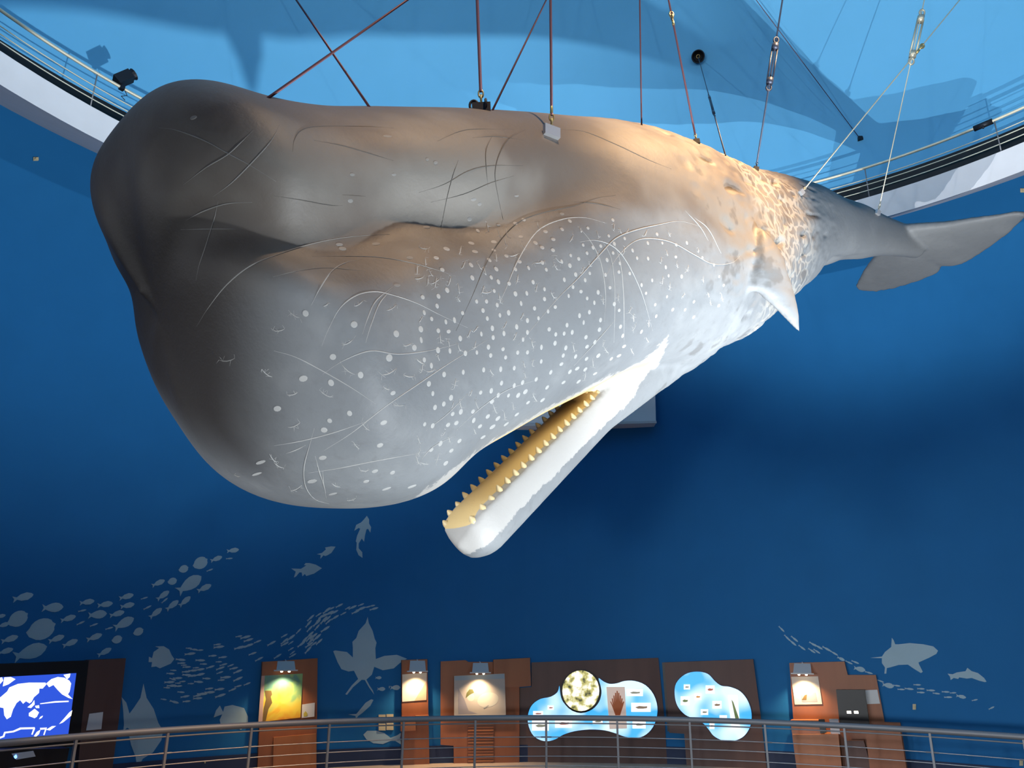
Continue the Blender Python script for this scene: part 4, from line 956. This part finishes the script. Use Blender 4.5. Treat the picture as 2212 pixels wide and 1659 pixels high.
SCH1 = [(148, 563, 120, 18, 'f'), (338, 630, 125, 5, 'F'), (2, 686, 60, 15, 'f'), (22, 742, 70, 20, 'f'), (115, 703, 125, 35, 'R'), (265, 770, 172, 25, 'R'), (437, 700, 92, 20, 'f'), (558, 595, 88, 12, 'f'), (527, 650, 52, 15, 's'), (674, 610, 92, 12, 'f'),
        (625, 675, 112, 8, 'F'), (517, 729, 54, 28, 's'), (602, 741, 52, 22, 's'), (810, 560, 88, 18, 'f'), (817, 617, 86, 15, 'f'), (750, 670, 90, 18, 'f'), (795, 730, 128, 30, 'F'), (700, 763, 50, 18, 's'), (925, 570, 46, 20, 's'), (945, 630, 54, 30, 's'),
        (605, 820, 94, 22, 'f'), (750, 835, 64, 20, 'R'), (887, 785, 64, 28, 'R'), (362, 830, 94, 22, 'f'), (450, 858, 92, 25, 'f'), (62, 832, 98, 20, 'f'), (35, 910, 88, 18, 'f'), (195, 915, 195, 20, 'F'), (670, 915, 88, 30, 'f'), (1015, 473, 84, 28, 'f'),
        (1105, 462, 58, 20, 'R'), (1177, 383, 62, 25, 'R'), (1285, 345, 98, 35, 'R'), (1215, 480, 170, 38, 'F'), (1345, 390, 44, 25, 's'), (1387, 318, 75, 25, 'f'), (1493, 264, 76, 12, 'f'), (1470, 316, 44, 8, 's'), (1310, 505, 92, 28, 'f'), (1045, 552, 88, 40, 'f'),
        (1055, 585, 50, 45, 's'), (1105, 615, 90, 42, 'f'), (1185, 590, 86, 45, 'f'), (998, 665, 90, 42, 'f')]
def lab1(x, y, l, d, k_):
    size = 'biggest' if l > 165 else 'large' if l > 105 else 'small' if l < 70 else 'mid-sized'
    tilt = 'steeply rising' if d > 37 else 'rising' if d > 21 else 'nearly level' if d < 11 else 'gently tilted'
    where = 'at the head of' if x > 1240 else 'in the thick of' if x > 480 else 'in the rear of'
    return f"{size} {tilt} {dict(f='slender', F='plump', R='rounded', s='thin')[k_]} fish silhouette {where} the school above the map screen"
for x, y, l, d, k_ in SCH1: fish(x/2.968, 1100+y/2.968, l/2.968, d, K[k_], lab1(x, y, l, d, k_), 'painted fish school above the map screen')
for x, y, l, d in ((942, 1080, 40, 0), (960, 1152, 52, 0), (1050, 1143, 64, 0), (1012, 1140, 16, 90)): fish(500+x/2.967, 1100+y/2.967, l/2.967, d, 'plump', 'little plump pale fish silhouette beside the narrow poster board', 'little fish by the poster board')
# the long streaming school of tiny fish
pl_ = [(365, 1482, 52, -8), (420, 1455, 60, 3), (480, 1440, 62, 10), (540, 1425, 55, 24), (600, 1405, 30, 32), (660, 1388, 26, 42), (685, 1350, 24, 45), (720, 1325, 14, 35), (770, 1313, 10, 18), (806, 1310, 4, 12)]
rf = random.Random(5); got = []; tries = 0
while len(got) < 118 and tries < 30000:
    tries += 1; t = rf.random()**1.25*(len(pl_)-1); i = int(t); u = t-i; a, b = pl_[i], pl_[min(i+1, len(pl_)-1)]
    w = a[2]*(1-u)+b[2]*u; x = a[0]*(1-u)+b[0]*u+rf.uniform(-14, 14); y = a[1]*(1-u)+b[1]*u+rf.uniform(-w, w); d = a[3]*(1-u)+b[3]*u+rf.uniform(-9, 9)
    if any(abs(x-c)/13+abs(y-e)/6 < 1 for c, e in got): continue
    if 558 < x < 690 and y > 1424: continue
    if x < 372 and y < 1445: continue
    got.append((x, y)); fish(x, y, rf.uniform(13, 24), d, 'sliver', ('tiny fish silhouette in the thick of the streaming school behind the butterflyfish' if x < 545 else 'tiny fish silhouette in the streaming school just over the relief chart board' if x < 672 else 'tiny fish silhouette in the thin climbing front of the streaming school' if x < 735 else 'tiny fish silhouette leading the streaming school over the winged fish'), 'painted streaming school of tiny fish')
SCH3 = [(255, 145, 62, -48, 0), (300, 215, 62, -48, 0), (360, 225, 70, -42, 0), (345, 255, 72, -42, 0), (420, 295, 66, -38, 0), (510, 268, 70, -32, 0), (500, 320, 66, -35, 0), (540, 325, 62, -35, 0), (555, 290, 72, -32, 0), (620, 305, 76, -30, 0), (680, 340, 66, -32, 0), (735, 385, 60, -25, 1),
        (800, 415, 60, -25, 0), (850, 412, 62, -22, 0), (885, 468, 86, -12, 2), (960, 497, 62, -15, 0), (1055, 565, 52, -20, 0), (1115, 600, 86, -8, 2), (1185, 602, 56, -6, 0), (1220, 632, 56, 0, 0), (1285, 628, 70, -4, 0), (1350, 595, 58, 0, 0), (1380, 627, 58, 0, 0), (1380, 657, 60, 0, 0), (1460, 640, 66, 0, 0),
        (1505, 665, 56, -5, 0), (1580, 652, 60, 0, 0), (1640, 660, 50, 5, 0), (1600, 695, 62, 3, 0), (1705, 690, 70, -10, 1), (1815, 718, 48, 15, 0), (1950, 782, 52, 28, 0)]
for x, y, l, d, k_ in SCH3: fish(1620+x/3.7365, 1320+y/3.7365, l/3.7365, d, ('sliver', 'plain', 'plump')[k_], ('thin', 'small', 'plump')[k_]+(' fish silhouette in the steep tail of the school above the viewer board' if x < 450 else ' fish silhouette in the school passing the top of the viewer board' if x < 1000 else ' fish silhouette in the school under the big shark' if x < 1560 else ' fish silhouette at the front of the school under the diving fish'), 'painted school over the viewer board')
def big(name, pts, sc, ox, oy, label):
    q = [(ox+x/sc, oy+y/sc) for x, y in pts]; fr = [hit_cyl(x, y, R_WALL-.008) for x, y in q]; bk = [hit_cyl(x, y, R_WALL-.002) for x, y in q]; n = len(q); c = sum(fr)/n
    o = mobj(name, fr+bk, [tuple(range(n)), tuple(range(2*n-1, n-1, -1))]+[(i, n+i, n+(i+1) % n, (i+1) % n) for i in range(n)], fish_m, loc=c)
    bm = bmesh.new(); bm.from_mesh(o.data); bmesh.ops.triangulate(bm, faces=bm.faces); bm.to_mesh(o.data); bm.free()
    return tag(o, label, 'fish')
big('butterflyfish_silhouette', [(953, 980), (955, 945), (975, 955), (985, 915), (1020, 890), (995, 880), (1050, 878), (1085, 900), (1100, 935), (1118, 960), (1095, 990), (1060, 1005), (1025, 1020), (1000, 1008), (970, 1012), (975, 980)], 2.968, 0, 1100, 'pale butterflyfish silhouette with spiky fins ahead of the tiny fish')
big('angelfish_silhouette', [(780, 1205), (810, 1240), (830, 1310), (860, 1270), (900, 1210), (920, 1118), (940, 1210), (985, 1280), (1015, 1370), (1045, 1420), (1035, 1480), (980, 1560), (915, 1600), (880, 1668), (870, 1590), (840, 1510), (825, 1440), (830, 1410), (815, 1400), (790, 1425), (795, 1380), (790, 1290)], 2.968, 0, 1100, 'large pale angelfish silhouette with long fins beside the map screen')
big('tang_silhouette', [(1370, 1335), (1385, 1290), (1410, 1258), (1430, 1300), (1440, 1265), (1490, 1255), (1530, 1265), (1565, 1275), (1590, 1330), (1590, 1380), (1545, 1415), (1490, 1385), (1415, 1380), (1408, 1350), (1425, 1315)], 2.968, 0, 1100, 'pale square bodied fish silhouette beside the relief chart board')
big('sea_bream_silhouette', [(580, 378), (540, 355), (500, 345), (475, 345), (465, 358), (480, 360), (445, 382), (383, 380), (412, 400), (400, 438), (415, 430), (435, 405), (450, 405), (455, 430), (470, 415), (480, 428), (530, 412)], 2.967, 500, 1100, 'larger of two pale bream silhouettes alone on the blue wall')
big('sea_bream_silhouette', [(667, 240), (640, 238), (600, 245), (605, 258), (580, 280), (548, 288), (572, 293), (570, 318), (590, 295), (600, 300), (615, 295), (640, 280)], 2.967, 500, 1100, 'smaller of two pale bream silhouettes below the whale chin')
big('shark_silhouette', [(868, 42), (882, 65), (882, 92), (895, 115), (890, 150), (875, 125), (865, 130), (855, 170), (850, 208), (835, 188), (815, 220), (815, 250), (838, 275), (840, 312), (815, 295), (800, 260), (803, 215), (797, 205), (805, 170), (825, 125), (815, 120), (787, 138), (800, 100), (830, 85), (845, 70)], 2.967, 500, 1100, 'pale catshark silhouette swimming upward close under the whale chin')
big('flying_gurnard_silhouette', [(873, 690), (880, 730), (905, 780), (918, 830), (930, 855), (922, 890), (925, 960), (980, 940), (1060, 933), (1125, 958), (1080, 985), (1040, 1020), (970, 1032), (915, 1010), (900, 1060), (865, 1092), (885, 1130), (905, 1160), (915, 1188), (880, 1140), (855, 1095), (835, 1093), (780, 1140), (740, 1190), (730, 1185), (770, 1130), (812, 1088), (785, 1035), (750, 1040), (705, 1025), (680, 980), (652, 910), (665, 905), (740, 915), (778, 950), (778, 890), (775, 850), (800, 825), (815, 780), (860, 730)], 2.967, 500, 1100, 'large pale fish silhouette with spread wings standing nose up')
big('wrasse_silhouette', [(910, 1222), (895, 1218), (860, 1240), (815, 1295), (800, 1312), (748, 1315), (795, 1325), (797, 1345), (812, 1325), (840, 1305), (890, 1260)], 2.967, 500, 1100, 'slim pale fish silhouette rising aslant above the guard rail')
big('snapper_silhouette', [(845, 1445), (870, 1420), (930, 1420), (980, 1435), (1020, 1465), (1060, 1450), (1090, 1430), (1080, 1465), (1090, 1510), (1050, 1485), (1020, 1485), (970, 1505), (910, 1500), (865, 1475)], 2.967, 500, 1100, 'stout pale fish silhouette below the cream switch plates')
big('shark_silhouette', [(1518, 320), (1480, 285), (1400, 268), (1290, 258), (1200, 268), (1172, 268), (1160, 235), (1145, 215), (1140, 290), (1090, 330), (1065, 367), (970, 378), (1065, 380), (1065, 420), (1090, 455), (1085, 505), (1100, 505), (1105, 460), (1130, 455), (1200, 435), (1275, 432), (1330, 470), (1380, 500), (1395, 490), (1365, 430), (1360, 415), (1450, 375), (1505, 345)], 3.7365, 1620, 1320, 'big pale shark silhouette with raised fin near the viewer board')
big('salmon_silhouette', [(1910, 570), (1890, 540), (1840, 500), (1790, 485), (1755, 458), (1740, 485), (1670, 495), (1635, 510), (1595, 505), (1615, 530), (1620, 557), (1645, 540), (1680, 548), (1690, 535), (1750, 545), (1790, 540), (1850, 562), (1895, 573)], 3.7365, 1620, 1320, 'pale diving fish silhouette beyond the big shark')
for o in bpy.data.objects:
    if '_o' in o: del o['_o']
